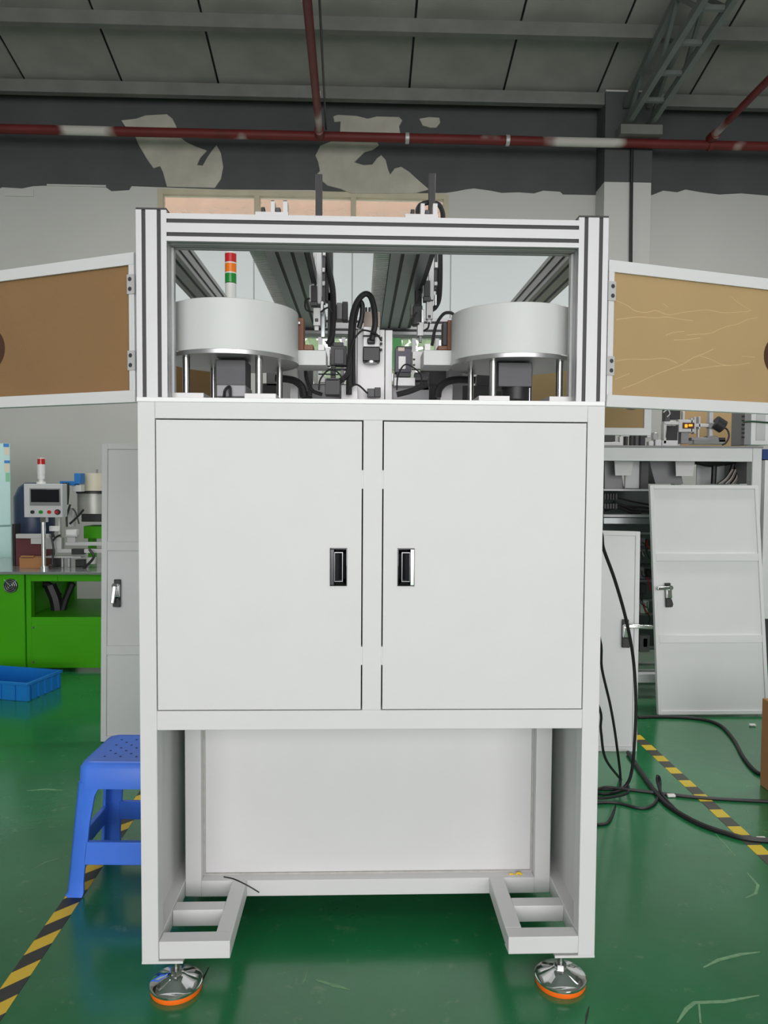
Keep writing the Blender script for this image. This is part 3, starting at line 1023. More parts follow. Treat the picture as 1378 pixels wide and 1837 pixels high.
def gantry(xr0, label, lead):
    t = thing('gantry_rail', label, 'gantry rail', (xr0 + 0.05, 0.65, 2.08), 'front-to-back gantry rails')
    MB().prism([(p[0] + xr0, p[1] + 2.082) for p in SECR], 'y', 0.082, D - 0.082).build('rail_profile', ALU_DARK, t)
    for sx in (0.034, 0.078):
        MB().box(xr0 + sx - S / 2, xr0 + sx + S / 2, 0.083, D - 0.083, 2.085, 2.090).build('slot_cover', BLACK, t)
    # ribbed cable duct along the left side
    du = MB()
    x0, x1 = xr0 - 0.047, xr0 - 0.002
    du.box(x0, x1, 0.09, D - 0.09, 2.100, 2.132)
    du.build('cable_duct', DARKGREY, t)
    ri = MB()
    y = 0.092
    while y < D - 0.095:
        ri.box(x0, x1, y, y + 0.009, 2.090, 2.100)
        y += 0.019
    o = ri.build('duct_ribs', mat('duct_rib_grey', (0.80, 0.80, 0.78), 0.6, var=0.05), t)
    o['kind'] = 'stuff'
    MB().tube([(x0 + 0.012, 0.10, 2.088), (xr0 + 0.04, 0.10, 2.076), (xr0 + 0.09, 0.10, 2.081)], 0.0028).build('sensor_wire', BLACK, t)
    MB().box(xr0 + 0.078, xr0 + 0.112, 0.092, 0.112, 2.070, 2.082).build('end_sensor', BLACK, t)
    MB().box(xr0 + 0.113, xr0 + 0.128, 0.09, D - 0.09, 2.086, 2.126).build('guide_strip', DARKGREY, t)
    return t


gx = (cat_x(470, 0.10, 440) - 0.0, cat_x(703, 0.10, 440))
g1 = gantry(gx[0], 'grey slotted gantry rail with ribbed duct, left of the pair above the drums', 0)
g2 = gantry(gx[1], 'grey slotted gantry rail with ribbed duct, right of the pair above the drums', 0)


def head(items, name, label, Y0):
    c = at(*items['ref'], Y0)
    t = thing(name, label, 'pick head', (c.x, Y0, c.z), 'vertical pick heads on the gantry rails')
    for it in items['boxes']:
        nm, u0, v0, u1, v1, dy, dep, m_ = it
        b = MB(); b.pbox(u0, v0, u1, v1, Y0 + dy, dep); b.build(nm, m_, t, bev=0.0012, segs=1)
    for nm, pts_, dy, r, m_ in items.get('tubes', []):
        MB().tube([at(u, v, Y0 + dy) for u, v in pts_], r).build(nm, m_, t)
    return t


Y0 = 0.52
head(dict(ref=(572, 590), boxes=[
    ('lift_bar', 566, 312, 578, 440, 0.02, 0.02, BLACK), ('lift_rail', 567, 440, 577, 545, 0.0, 0.022, ALU_MATT), ('slide_plate', 578, 440, 584, 545, 0.015, 0.02, DARKGREY),
    ('slide_body', 555, 455, 564, 541, -0.01, 0.03, WHITE_PL), ('drive_motor', 558, 512, 569, 541, -0.02, 0.03, BLACK), ('drive_motor_cap', 557, 541, 570, 548, -0.02, 0.03, DARKGREY),
    ('red_block', 543, 486, 553, 508, 0.0, 0.04, RED), ('connector', 541, 470, 554, 484, 0.0, 0.04, WHITE_PL), ('carriage', 540, 443, 560, 463, 0.03, 0.06, BLACK),
    ('carriage_plate', 584, 440, 597, 540, 0.05, 0.04, BLACK), ('lower_plate', 588, 520, 600, 620, 0.05, 0.03, BLACK), ('side_plate', 590, 493, 596, 525, 0.04, 0.01, MACH),
    ('gripper_body', 562, 552, 575, 584, -0.01, 0.03, MACH), ('gripper_finger', 564, 584, 572, 593, 0.0, 0.012, MACH), ('slide_block', 575, 540, 580, 560, -0.01, 0.03, ALU),
    ('gripper_port', 565, 571, 571, 577, -0.012, 0.004, DARKGREY), ('tail_motor', 604, 543, 614, 572, 0.10, 0.05, MIDGREY), ('tail_motor_end', 614, 541, 624, 574, 0.10, 0.05, BLACK), ('tail_motor_mount', 598, 546, 604, 570, 0.10, 0.05, BLACK),
    ('lower_rail', 576, 560, 583, 605, 0.04, 0.02, ALU_DARK), ('guide_block', 579, 450, 584, 458, 0.0, 0.02, WHITE_PL), ('clip', 578, 480, 583, 488, 0.0, 0.02, MACH), ('clip', 578, 504, 583, 512, 0.0, 0.02, MACH)],
    tubes=[('cable_chain', [(584, 442), (590, 480), (597, 520), (598, 560), (596, 600), (589, 618)], 0.03, 0.010, BLACK),
           ('air_hose', [(562, 560), (549, 555), (548, 540), (556, 535)], -0.015, 0.003, BLACK),
           ('air_hose', [(575, 560), (588, 552), (596, 560)], -0.015, 0.003, BLACK),
           ('air_hose', [(583, 612), (592, 616), (597, 605)], 0.02, 0.002, BLACK)]),
    'pick_head', 'black and silver pick head hanging beside the left drum', Y0)
head(dict(ref=(770, 590), boxes=[
    ('lift_bar', 769, 310, 781, 440, 0.02, 0.02, BLACK), ('lift_rail', 769, 440, 779, 538, 0.0, 0.022, ALU_MATT), ('slide_plate', 779, 440, 785, 520, 0.015, 0.02, DARKGREY),
    ('slide_body', 759, 470, 767, 532, -0.01, 0.03, WHITE_PL), ('drive_motor', 761, 503, 772, 532, -0.02, 0.03, BLACK), ('drive_motor_cap', 760, 532, 773, 540, -0.02, 0.03, DARKGREY),
    ('red_block', 745, 484, 753, 503, 0.0, 0.04, RED), ('carriage', 744, 443, 762, 470, 0.03, 0.06, BLACK), ('carriage_plate', 784, 470, 790, 530, 0.05, 0.04, DARKGREY),
    ('gripper_body', 765, 541, 777, 572, -0.01, 0.03, MACH), ('gripper_finger', 767, 572, 774, 580, 0.0, 0.012, MACH), ('gripper_port', 768, 565, 773, 570, -0.012, 0.004, DARKGREY),
    ('cylinder', 780, 528, 784, 548, -0.01, 0.02, ALU), ('lower_slide', 742, 548, 758, 582, 0.02, 0.04, BLACK), ('lower_rail', 756, 555, 761, 585, 0.0, 0.02, ALU),
    ('lower_gripper', 749, 578, 760, 602, -0.01, 0.03, MACH), ('lower_finger', 752, 602, 757, 614, 0.0, 0.012, MIDGREY), ('side_motor', 737, 545, 746, 565, 0.06, 0.05, MIDGREY),
    ('clip', 780, 470, 786, 480, 0.0, 0.02, WHITE_PL), ('clip', 779, 505, 785, 512, 0.0, 0.02, MACH), ('mount', 745, 520, 757, 550, 0.04, 0.04, BLACK)],
    tubes=[('cable_chain', [(790, 442), (790, 500), (788, 535), (782, 550), (775, 556)], 0.0, 0.008, BLACK),
           ('air_hose', [(748, 560), (739, 575), (742, 585), (752, 580)], -0.015, 0.003, BLACK),
           ('air_hose', [(760, 594), (768, 588), (770, 578)], -0.015, 0.003, BLACK),
           ('air_hose', [(748, 545), (757, 520), (752, 505), (760, 475)], -0.015, 0.003, BLACK),
           ('chain_loop', [(750, 392), (750, 374), (758, 366), (774, 363), (788, 368), (794, 380), (795, 394)], 0.04, 0.0085, BLACK)]),
    'pick_head', 'black and silver pick head hanging beside the right drum', Y0)
# stop blocks on the rails, seen over the front beam
for du, dv, lb in ((0, 0, 'small white stop blocks on the left end of the top beam'), (269, 4, 'small white stop blocks beside the looped chain on the top beam')):
    Yb = 0.14
    c = at(486 + du, 380 + dv, Yb)
    zb_top = 2.132 if False else None
    t = thing('stop_block', lb, 'stop block', (c.x, Yb, 2.134), 'stop blocks on the gantry rails')
    b = MB(); b.pbox(458 + du, 380 + dv, 517 + du, 392 + dv, Yb, 0.05)
    zlo = min(p.z for p in b.v)
    b.build('carrier_plate', MACH, t)
    for a0, a1, v0 in ((486, 493, 361), (508, 516, 361)):
        b = MB(); b.pbox(a0 + du, v0 + dv, a1 + du, 380.5 + dv, Yb + 0.005, 0.03); b.build('upright', MACH, t)
        b = MB(); b.pbox(a0 + du, v0 + dv - 1.5, a1 + du - 1, v0 + dv, Yb + 0.005, 0.03); b.build('upright_cap', BLACK, t)
    b = MB(); b.pbox(468 + du, 371 + dv, 475 + du, 380 + dv, Yb, 0.02); b.build('knob', BLACK, t, bev=0.002)
    b = MB(); b.pbox(494 + du, 372 + dv, 503 + du, 380 + dv, Yb, 0.02); b.build('knob', DARKGREY, t, bev=0.002)

# ------------------------------------------------------------------ centre column with servo and conduits
YC = 0.50
c = at(670, 712, YC)
colm = thing('press_column', 'white press column with black servo motor in the middle of the table', 'machine column', (c.x, YC, ZTAB))


def cb(nm, u0, v0, u1, v1, dy, dep, m_, par=None, bev=0.0012):
    b = MB(); b.pbox(u0, v0, u1, v1, YC + dy, dep, ZTAB)
    return b.build(nm, m_, par or colm, bev=bev, segs=1)


cb('column_plate', 641, 591, 690, 735, 0.0, 0.05, MACH)
cb('column_flange', 691, 592, 704, 735, 0.01, 0.05, MACH)
cb('column_flange', 629, 592, 641, 735, 0.01, 0.05, MACH)
cb('column_head', 653, 559, 682, 586, 0.0, 0.05, BEIGE)
for u in (655, 661, 667):
    cb('head_stud', u, 551, u + 4, 559, 0.01, 0.01, DARKGREY)
cb('servo_body', 652, 586, 681, 622, -0.04, 0.04, MACH)
cb('servo_motor', 651, 622, 682, 648, -0.05, 0.05, BLACK, bev=0.003)
cb('servo_flange', 651, 601, 682, 604, -0.045, 0.045, BLACK)
cb('servo_plug', 659, 606, 673, 616, -0.06, 0.02, BLACK, bev=0.003)
cb('base_connector', 659, 697, 672, 712, -0.06, 0.03, DARKGREY)
cb('base_connector', 672, 695, 683, 712, -0.06, 0.03, BLACK)
for v in (604, 614, 625):
    cb('bolt', 682, v, 686, v + 4, -0.02, 0.01, BLACK)
b = MB(); b.cyl(at(666, 648, YC - 0.03), at(666, 652, YC - 0.03), 0.02); b.build('servo_shaft', ALU, colm)


def cond(pts_, Y, r, name, m_=BLACK_SOFT):
    return MB().tube([at(u, v, Y) for u, v in pts_], r).build(name, m_)


cond([(626, 708), (627, 660), (629, 610), (632, 570), (640, 543), (653, 528), (664, 531), (671, 552), (673, 580), (670, 596), (667, 610)], YC - 0.07, 0.0095, 'corrugated_conduit')
tag(bpy.context.scene.objects['corrugated_conduit'], 'thick black conduit arching highest over the servo motor', 'conduit')
o = cond([(634, 690), (633, 640), (634, 590), (639, 558), (645, 542), (650, 548), (649, 570), (644, 588)], YC - 0.05, 0.0085, 'corrugated_conduit')
tag(o, 'shorter black conduit looping just left of the tall arch', 'conduit')
o = cond([(627, 640), (634, 612), (648, 594), (662, 594), (676, 600), (685, 612)], YC - 0.09, 0.003, 'thin_cable')
tag(o, 'thin black cable curving across the front of the press column', 'cable')
o = cond([(622, 700), (640, 690), (660, 706), (676, 600), (680, 620)][:3], YC - 0.08, 0.003, 'thin_cable')
tag(o, 'thin black cable lying at the foot of the press column', 'cable')

# motors and slides left and right of the column
def module(name, label, cat, boxes, tubes, Yb):
    us = [b[1] for b in boxes] + [b[3] for b in boxes]
    c = at(sum(us) / len(us), 712, Yb)
    t = thing(name, label, cat, (c.x, Yb, ZTAB))
    for nm, u0, v0, u1, v1, dy, dep, m_ in boxes:
        b = MB(); b.pbox(u0, v0, u1, v1, Yb + dy, dep, ZTAB); b.build(nm, m_, t, bev=0.0012, segs=1)
    for nm, pts_, dy, r, m_ in tubes:
        MB().tube([at(u, v, Yb + dy) for u, v in pts_], r).build(nm, m_, t)
    return t


module('slide_unit', 'black motor slide unit between the left drum and the column', 'slide unit', [
    ('motor', 593, 620, 622, 655, 0.0, 0.05, BLACK), ('motor_face', 600, 626, 617, 653, -0.004, 0.006, DARKGREY), ('motor_cover', 598, 614, 616, 622, 0.0, 0.04, BLACK),
    ('end_plate', 583, 624, 592, 656, 0.0, 0.04, MACH), ('cross_rod', 571, 660, 625, 663, 0.0, 0.01, BLACK), ('cross_rod', 571, 670, 608, 672, 0.0, 0.01, BLACK),
    ('stand', 593, 655, 602, 690, 0.01, 0.03, BLACK), ('valve_block', 583, 680, 610, 708, -0.12, 0.06, BLACK), ('valve_top', 585, 678, 608, 683, -0.12, 0.06, DARKGREY),
    ('slide_base', 560, 690, 630, 735, 0.06, 0.10, MIDGREY), ('sensor_box', 570, 676, 583, 686, 0.0, 0.03, WHITE_PL), ('side_plate', 553, 662, 561, 708, 0.1, 0.04, DARKGREY),
    ('bracket', 536, 655, 560, 700, 0.14, 0.04, MIDGREY), ('bearing_plate', 500, 660, 540, 735, 0.16, 0.03, MACH), ('base_block', 520, 690, 535, 735, 0.02, 0.04, MACH), ('rail_foot', 612, 690, 642, 735, -0.02, 0.05, MACH)],
    [('cable_chain', [(494, 678), (515, 680), (530, 684), (541, 694), (545, 712)], -0.06, 0.012, BLACK_SOFT),
     ('cable', [(548, 655), (550, 680), (560, 700), (578, 708)], -0.05, 0.006, BLACK_SOFT), ('cable', [(600, 690), (615, 680), (625, 668), (628, 650)], -0.06, 0.009, BLACK_SOFT),
     ('cable', [(572, 700), (575, 680), (590, 664), (606, 668), (618, 685)], -0.14, 0.0025, BLACK_SOFT)], 0.48)
module('slide_unit', 'dark purple motor slide unit between the column and the right drum', 'slide unit', [
    ('motor', 709, 624, 738, 668, 0.0, 0.05, PURPLE), ('label_plate', 715, 639, 728, 662, -0.003, 0.004, WHITE_PL), ('motor_tag', 714, 623, 726, 630, -0.003, 0.004, BEIGE),
    ('motor_cover', 712, 621, 739, 626, 0.0, 0.05, BLACK), ('end_plate', 740, 630, 760, 662, 0.0, 0.03, MACH), ('stand', 712, 668, 737, 676, 0.0, 0.04, BLACK), ('plate_hole', 741, 643, 745, 646, -0.004, 0.005, BLACK), ('plate_hole', 741, 653, 745, 656, -0.004, 0.005, BLACK),
    ('slide_body', 707, 677, 745, 692, 0.0, 0.05, MACH), ('slide_base', 700, 692, 770, 735, 0.05, 0.08, MIDGREY), ('bracket', 744, 668, 770, 700, 0.05, 0.05, DARKGREY),
    ('bearing_plate', 785, 660, 830, 735, 0.16, 0.03, MIDGREY), ('carriage', 755, 660, 800, 690, 0.12, 0.05, BLACK), ('base_block', 790, 690, 812, 735, 0.02, 0.04, MACH), ('chute_plate', 744, 676, 768, 682, 0.0, 0.06, DARKGREY)],
    [('cable_chain', [(852, 682), (820, 681), (800, 686), (788, 698), (785, 712)], -0.06, 0.012, BLACK_SOFT),
     ('cable', [(712, 700), (714, 675), (725, 655), (740, 658), (756, 675), (752, 700)], -0.06, 0.0025, BLACK_SOFT),
     ('cable', [(712, 708), (735, 702), (755, 694), (768, 690)], -0.1, 0.009, BLACK_SOFT)], 0.48)

t = thing('tooling_row', 'dark tooling row of blocks and posts behind the press column', 'tooling', (at(690, 712, 0.86).x, 0.86, ZTAB))
for nm, u0, v0, u1, v1, dy, dep, m_ in (
        ('base_bar', 470, 690, 920, 735, 0.0, 0.06, DARKGREY), ('block', 478, 668, 500, 692, 0.0, 0.05, MIDGREY), ('block', 508, 672, 524, 692, 0.0, 0.05, BLACK), ('block', 540, 664, 552, 692, 0.0, 0.05, DARKGREY),
        ('post', 563, 655, 569, 692, 0.01, 0.03, MACH), ('post', 611, 650, 617, 692, 0.01, 0.03, MACH), ('block', 622, 660, 636, 692, 0.0, 0.05, DARKGREY), ('block', 706, 668, 716, 692, 0.0, 0.05, MACH), ('post', 768, 656, 774, 692, 0.01, 0.03, DARKGREY),
        ('block', 776, 664, 796, 692, 0.0, 0.05, BLACK), ('block', 826, 668, 850, 692, 0.0, 0.05, MIDGREY), ('block', 856, 672, 880, 692, 0.0, 0.05, DARKGREY), ('cross_bar', 540, 660, 640, 664, 0.01, 0.02, MIDGREY)):
    b = MB(); b.pbox(u0, v0, u1, v1, 0.86 + dy, dep, ZTAB); b.build(nm, m_, t, bev=0.0012, segs=1)

# ------------------------------------------------------------------ bits on the foot brackets
o = MB().tube([at(402, 1573, 0.27), at(420, 1577, 0.22), at(445, 1589, 0.20), at(465, 1601, 0.20)], 0.0022).build('cable_tie_scrap', BLACK)
tag(o, 'thin black cable tie scrap lying on the left foot bracket', 'scrap')
p = [(916, 1577), (922, 1569), (930, 1570), (937, 1566), (934, 1571), (924, 1573)]
o = MB().tube([at(u, v, 0.33) for u, v in [(911, 1574), (916, 1568), (924, 1570), (930, 1566), (937, 1569)]], 0.0035).build('yellow_scrap', YELLOW)
tag(o, 'crumpled yellow scrap on the sill of the recessed panel', 'scrap')
o = MB().tube([at(352, 1580, 0.325), at(358, 1585, 0.32), at(362, 1580, 0.325), at(357, 1577, 0.33)], 0.004).build('black_grommet', BLACK)
tag(o, 'small black lump in the lower left corner of the recessed panel', 'scrap')


# ------------------------------------------------------------------ framed sheet doors standing around
def handle(par, hx, hz, lever):
    b = MB().box(hx - 0.018, hx + 0.018, -0.024, -0.016, hz - 0.09, hz + 0.06).build('lock_plate', BLACK, par, bev=0.003)
    MB().box(hx - 0.017, hx + 0.017, -0.045, -0.024, hz - 0.035, hz + 0.035).build('lock_body', CHROME, b, bev=0.004)
    MB().prism([(hx - 0.016, hz - 0.085), (hx + 0.014, hz - 0.088), (hx + 0.02, hz - 0.07), (hx + 0.012, hz - 0.04), (hx - 0.016, hz - 0.036)], 'y', -0.046, -0.024).build('lock_catch', BLACK, b)
    MB().cyl((hx, -0.07, hz + 0.03), (hx, -0.02, hz + 0.03), 0.014).build('spindle', CHROME, b)
    e = (hx + lever[0], -0.066, hz + 0.03 + lever[1])
    MB().bar((hx, -0.064, hz + 0.03), e, 0.014, 0.020).build('lever', CHROME, b, bev=0.004)


def sheet_door(name, label, w, h, rails, loc, rot, paint, hx=None, hz=None, lever=(-0.1, 0.0), fw=0.038):
    t = thing(name, label, 'panel', loc, 'loose framed sheet doors', local=True, rot=rot)
    m_ = MB()
    m_.box(0, fw, -0.015, 0.015, 0, h).box(w - fw, w, -0.015, 0.015, 0, h).box(fw, w - fw, -0.015, 0.015, 0, fw).box(fw, w - fw, -0.015, 0.015, h - fw, h)
    for a, b_ in rails:
        m_.box(fw, w - fw, -0.015, 0.015, a, b_)
    m_.build('frame', paint, t, bev=0.0015, segs=1)
    zs_ = [fw] + [q for r_ in rails for q in r_] + [h - fw]
    for a, b_ in zip(zs_[0::2], zs_[1::2]):
        MB().box(fw - 0.002, w - fw + 0.002, -0.005, 0.0, a - 0.002, b_ + 0.002).build('sheet', paint, t)
    if hx is not None:
        handle(t, hx, hz, lever)
    return t


# large one on the right, leaning back on the far machine
bl = fl(1182, 1287)
br = fl(1380, 1289)
sheet_door('sheet_door', 'large white framed sheet door leaning on the far right machine', 0.69, 1.41, [(0.432, 0.480), (0.935, 0.983)], (bl.x, bl.y + 0.02, 0.012),
           (math.radians(-8), math.radians(-0.2), 0), BGW_PAINT, 0.085, 0.74, (-0.085, -0.005), fw=0.022)
bm_ = fl(1078, 1349)
sheet_door('sheet_door', 'narrow white framed sheet door standing beside the cabinet under hanging cables', 0.42, 1.17, [], (fl(1141, 1346).x - 0.42, fl(1141, 1346).y, 0.006),
           (math.radians(-4), math.radians(1.2), math.radians(0)), BGW_PAINT, 0.345, 0.64, (0.13, -0.002), fw=0.024)
gl = fl(182, 1331)
sheet_door('sheet_door', 'tall grey framed sheet door standing between green machine and cabinet', 0.66, 1.615, [(0.470, 0.520), (1.035, 1.085)], (gl.x, gl.y, 0.006),
           (math.radians(-2.5), math.radians(0.0), math.radians(0)), G_PAINT, 0.088, 0.82, (-0.012, -0.095), fw=0.030)

# ------------------------------------------------------------------ blue stool
st = thing('plastic_stool', 'blue plastic stool with perforated seat beside the cabinet', 'stool', (-0.81, 0.69, 0), local=True, rot=(0, 0, math.radians(-2)))
hb, ht, H = 0.185, 0.152, 0.455


def lerp(z):
    return hb + (ht - hb) * z / (H - 0.03)


# seat with rounded corners
def rrect(a, r, n=6):
    q = []
    for cx, cy, a0 in ((a - r, a - r, 0), (-a + r, a - r, 90), (-a + r, -a + r, 180), (a - r, -a + r, 270)):
        for k in range(n + 1):
            t = math.radians(a0 + 90 * k / n)
            q.append((cx + r * math.cos(t), cy + r * math.sin(t)))
    return q


m_ = MB()
rings = [(rrect(lerp(H - 0.09), 0.035), H - 0.09), (rrect(lerp(H - 0.03) + 0.002, 0.035), H - 0.022), (rrect(lerp(H - 0.03) - 0.008, 0.032), H - 0.006), (rrect(ht - 0.022, 0.028), H), (rrect(ht - 0.03, 0.026), H - 0.003)]
n = len(rings[0][0])
vs_ = [(p[0], p[1], z) for r_, z in rings for p in r_]
fs = []
for i in range(len(rings) - 1):
    fs += [(i * n + k, i * n + (k + 1) % n, (i + 1) * n + (k + 1) % n, (i + 1) * n + k) for k in range(n)]
fs.append([(len(rings) - 1) * n + k for k in range(n)])
m_.add(vs_, fs)
seat = m_.build('seat', BLUE, st, angle=50)
hol = MB()
for i in range(-3, 4):
    for k in range(-3, 4):
        if (i + k) % 2 == 0:
            hol.cyl((i * 0.028, k * 0.028, H - 0.0035), (i * 0.028, k * 0.028, H - 0.002), 0.0042, n=10)
hol.build('seat_holes', mat('dark_blue_recess', srgb(18, 40, 110), 0.6), seat)
for sx in (-1, 1):
    for sy in (-1, 1):
        # L-section splayed leg, flared at the foot
        m_ = MB()
        lv = []
        for z, w_ in ((0.0, 0.064), (0.012, 0.060), (0.06, 0.056), (0.25, 0.058), (0.34, 0.066), (0.385, 0.085)):
            a = lerp(z) + (0.006 if z < 0.005 else 0)
            tk = 0.012
            c_ = 0.014
            sec = [(a, a - c_), (a - c_, a), (a - w_, a), (a - w_, a - tk), (a - c_ - tk, a - tk), (a - tk, a - c_ - tk), (a - tk, a - w_), (a, a - w_)]
            lv.append([(sx * p[0], sy * p[1], z) for p in sec])
        k8 = 8
        vs_ = [p for r_ in lv for p in r_]
        fs = [list(range(8)), [len(vs_) - 8 + i for i in range(8)]]
        for i in range(len(lv) - 1):
            fs += [(i * 8 + k, i * 8 + (k + 1) % 8, (i + 1) * 8 + (k + 1) % 8, (i + 1) * 8 + k) for k in range(8)]
        m_.add(vs_, fs)
        m_.build('leg', BLUE, st, bev=0.002, angle=50)
for ax_, s in (('x', -1), ('x', 1), ('y', -1), ('y', 1)):
    z0, z1 = 0.108, 0.185
    a0, a1 = lerp(z0), lerp(z1)
    L0, L1 = a0 - 0.05, a1 - 0.05
    if ax_ == 'y':
        vs_ = [(-L0, s * a0, z0), (L0, s * a0, z0), (L1, s * a1, z1), (-L1, s * a1, z1), (-L0, s * (a0 - 0.012), z0), (L0, s * (a0 - 0.012), z0), (L1, s * (a1 - 0.02), z1), (-L1, s * (a1 - 0.02), z1)]
    else:
        vs_ = [(s * a0, -L0, z0), (s * a0, L0, z0), (s * a1, L1, z1), (s * a1, -L1, z1), (s * (a0 - 0.012), -L0, z0), (s * (a0 - 0.012), L0, z0), (s * (a1 - 0.02), L1, z1), (s * (a1 - 0.02), -L1, z1)]
    MB().add(vs_, [(0, 1, 2, 3), (4, 5, 6, 7), (0, 1, 5, 4), (2, 3, 7, 6), (1, 2, 6, 5), (0, 3, 7, 4)]).build('rung', BLUE, st, bev=0.003)

# ------------------------------------------------------------------ blue crate
c0 = fl(49, 1258)
cr = thing('plastic_crate', 'shallow blue plastic crate on the floor before the green machine', 'crate', (c0.x, c0.y, 0), local=True, rot=(0, 0, math.radians(-14)))
Lx, Ly, Hc = 0.56, 0.34, 0.118
m_ = MB().box(-Lx, 0, 0, Ly, 0, 0.008)
m_.build('crate_floor', CRATE, cr)
m_ = MB()
tk = 0.006
m_.box(-Lx, 0, 0, tk, 0.008, Hc).box(-Lx, 0, Ly - tk, Ly, 0.008, Hc).box(-Lx, -Lx + tk, tk, Ly - tk, 0.008, Hc).box(-tk, 0, tk, Ly - tk, 0.008, Hc)
m_.build('crate_walls', CRATE, cr)
m_ = MB()
r_ = 0.009
m_.box(-Lx - r_, r_, -r_, 0.001, Hc - 0.018, Hc).box(-Lx - r_, r_, Ly, Ly + r_, Hc - 0.018, Hc).box(-Lx - r_, -Lx, 0, Ly, Hc - 0.018, Hc).box(0, r_, 0, Ly, Hc - 0.018, Hc)
m_.build('crate_rim', CRATE, cr, bev=0.002)
for k in range(6):
    x = -Lx + 0.05 + k * 0.104
    MB().box(x, x + 0.012, -0.011, 0.0, 0.006, Hc - 0.018).build('crate_rib', CRATE, cr)
for k in range(5):
    y = 0.03 + k * 0.067
    MB().box(0.0, 0.011, y, y + 0.012, 0.006, Hc - 0.018).build('crate_rib', CRATE, cr)

# ------------------------------------------------------------------ green machine at the left
YG = 3.50
gm = thing('green_machine', 'bright green assembly machine with open shelf on the left', 'machine', (-2.3, YG + 0.4, 0))
zg = lambda v: zat(v, YG, 100)
xg = lambda u: cat_x(u, YG, 1100)
z0, z1 = zg(1198), zg(1029)
xs0, xs1, xs2 = xg(-160), xg(47), xg(262)
dpt = 0.85
m_ = MB().box(xs0, xs1 - 0.004, YG - 0.02, YG + dpt, z0, z1)
m_.build('side_cabinet', GREEN, gm, bev=0.003)
m_ = MB()
zs_lo, zs_hi = zg(1107), zg(1043)
m_.box(xs1, xg(56), YG, YG + 0.06, z0, z1).box(xg(56), xs2, YG, YG + 0.06, zs_hi, z1).box(xg(56), xs2, YG, YG + 0.06, z0, zs_lo)
m_.box(xs1, xs1 + 0.05, YG + dpt - 0.06, YG + dpt, z0, z1)
m_.box(xg(163), xg(170), YG + dpt - 0.06, YG + dpt, zs_lo, z1)
m_.box(xs1, xs2, YG + 0.06, YG + dpt, zs_lo - 0.02, zs_lo)
m_.build('frame', GREEN, gm, bev=0.002)
m_ = MB(); m_.pbox(57, 1121, 262, 1190, YG - 0.004, 0.006); m_.build('lower_panel', GREEN, gm)
m_ = MB(); m_.pbox(60, 1034, 103, 1042, YG - 0.006, 0.008); m_.build('drawer_front', GREEN, gm)
m_ = MB(); m_.pbox(106, 1034, 200, 1042, YG - 0.006, 0.008); m_.build('drawer_front', GREEN, gm)
for u, v in ((60, 1126), (60, 1188)):
    m_ = MB(); m_.cyl(at(u, v, YG - 0.008), at(u, v, YG - 0.002), 0.008); m_.build('screw', BLACK, gm)
m_ = MB().box(xs0 - 0.02, xs2, YG - 0.06, YG + dpt, z1, z1 + 0.02)
m_.build('top_plate', mat('grey_glossy_plate', (0.34, 0.37, 0.36), 0.15, 0.5, var=0.05), gm, bev=0.002)
for x in (xs0 + 0.05, xs1 - 0.08, xs2 - 0.1):
    MB().cyl((x, YG + 0.1, 0), (x, YG + 0.1, z0), 0.02).build('foot', BLACK, gm)
    MB().cyl((x, YG + dpt - 0.1, 0), (x, YG + dpt - 0.1, z0), 0.02).build('foot', BLACK, gm)
c = at(19, 1051, YG - 0.025)
fan = MB().cyl((c.x, YG - 0.028, c.z), (c.x, YG - 0.018, c.z), 0.052, n=28).build('fan', BLACK, gm)
m_ = MB()
for r_ in (0.018, 0.032, 0.046):
    n = 28
    pts_ = [(c.x + r_ * math.cos(2 * math.pi * k / n), YG - 0.033, c.z + r_ * math.sin(2 * math.pi * k / n)) for k in range(n + 1)]
    m_.tube(pts_, 0.002, n=5, smooth=0)
for k in range(4):
    a = math.pi / 4 + k * math.pi / 2
    m_.cyl((c.x, YG - 0.031, c.z), (c.x + 0.066 * math.cos(a), YG - 0.026, c.z + 0.066 * math.sin(a)), 0.002, n=5)
m_.build('fan_guard', ALU_DARK, fan)
m_ = MB()
for a_, b_, r_ in (([(90, 1050), (100, 1075), (104, 1100)], 0.3, 0.05), ([(130, 1046), (118, 1075), (110, 1103)], 0.3, 0.028), ([(70, 1046), (90, 1052), (106, 1070)], 0.32, 0.03)):
    m_.tube([at(u, v, YG + b_) for u, v in a_], r_)
m_.build('cable_loom', BLACK_SOFT, gm)
zt1 = z1 + 0.02


def gbox(name, label, cat, boxes, tubes=(), Yb=YG, cyls=()):
    us = [b[1] for b in boxes]
    x = at(sum(us) / len(us), 1000, Yb).x
    t = thing(name, label, cat, (x, Yb, zt1))
    for nm, u0, v0, u1, v1, dy, dep, m__ in boxes:
        b = MB(); b.pbox(u0, v0, u1, v1, Yb + dy, dep, zt1); b.build(nm, m__, t, bev=0.002, segs=1)
    for nm, u, v0, v1, r_, dy, m__ in cyls:
        a, b2 = at(u, v0, Yb + dy), at(u, v1, Yb + dy)
        MB().cyl((a.x, Yb + dy, max(a.z, zt1 + 0.0004)), (a.x, Yb + dy, b2.z), r_, n=24).build(nm, m__, t)
    for nm, pts_, dy, r_, m__ in tubes:
        MB().tube([at(u, v, Yb + dy) for u, v in pts_], r_).build(nm, m__, t)
    return t


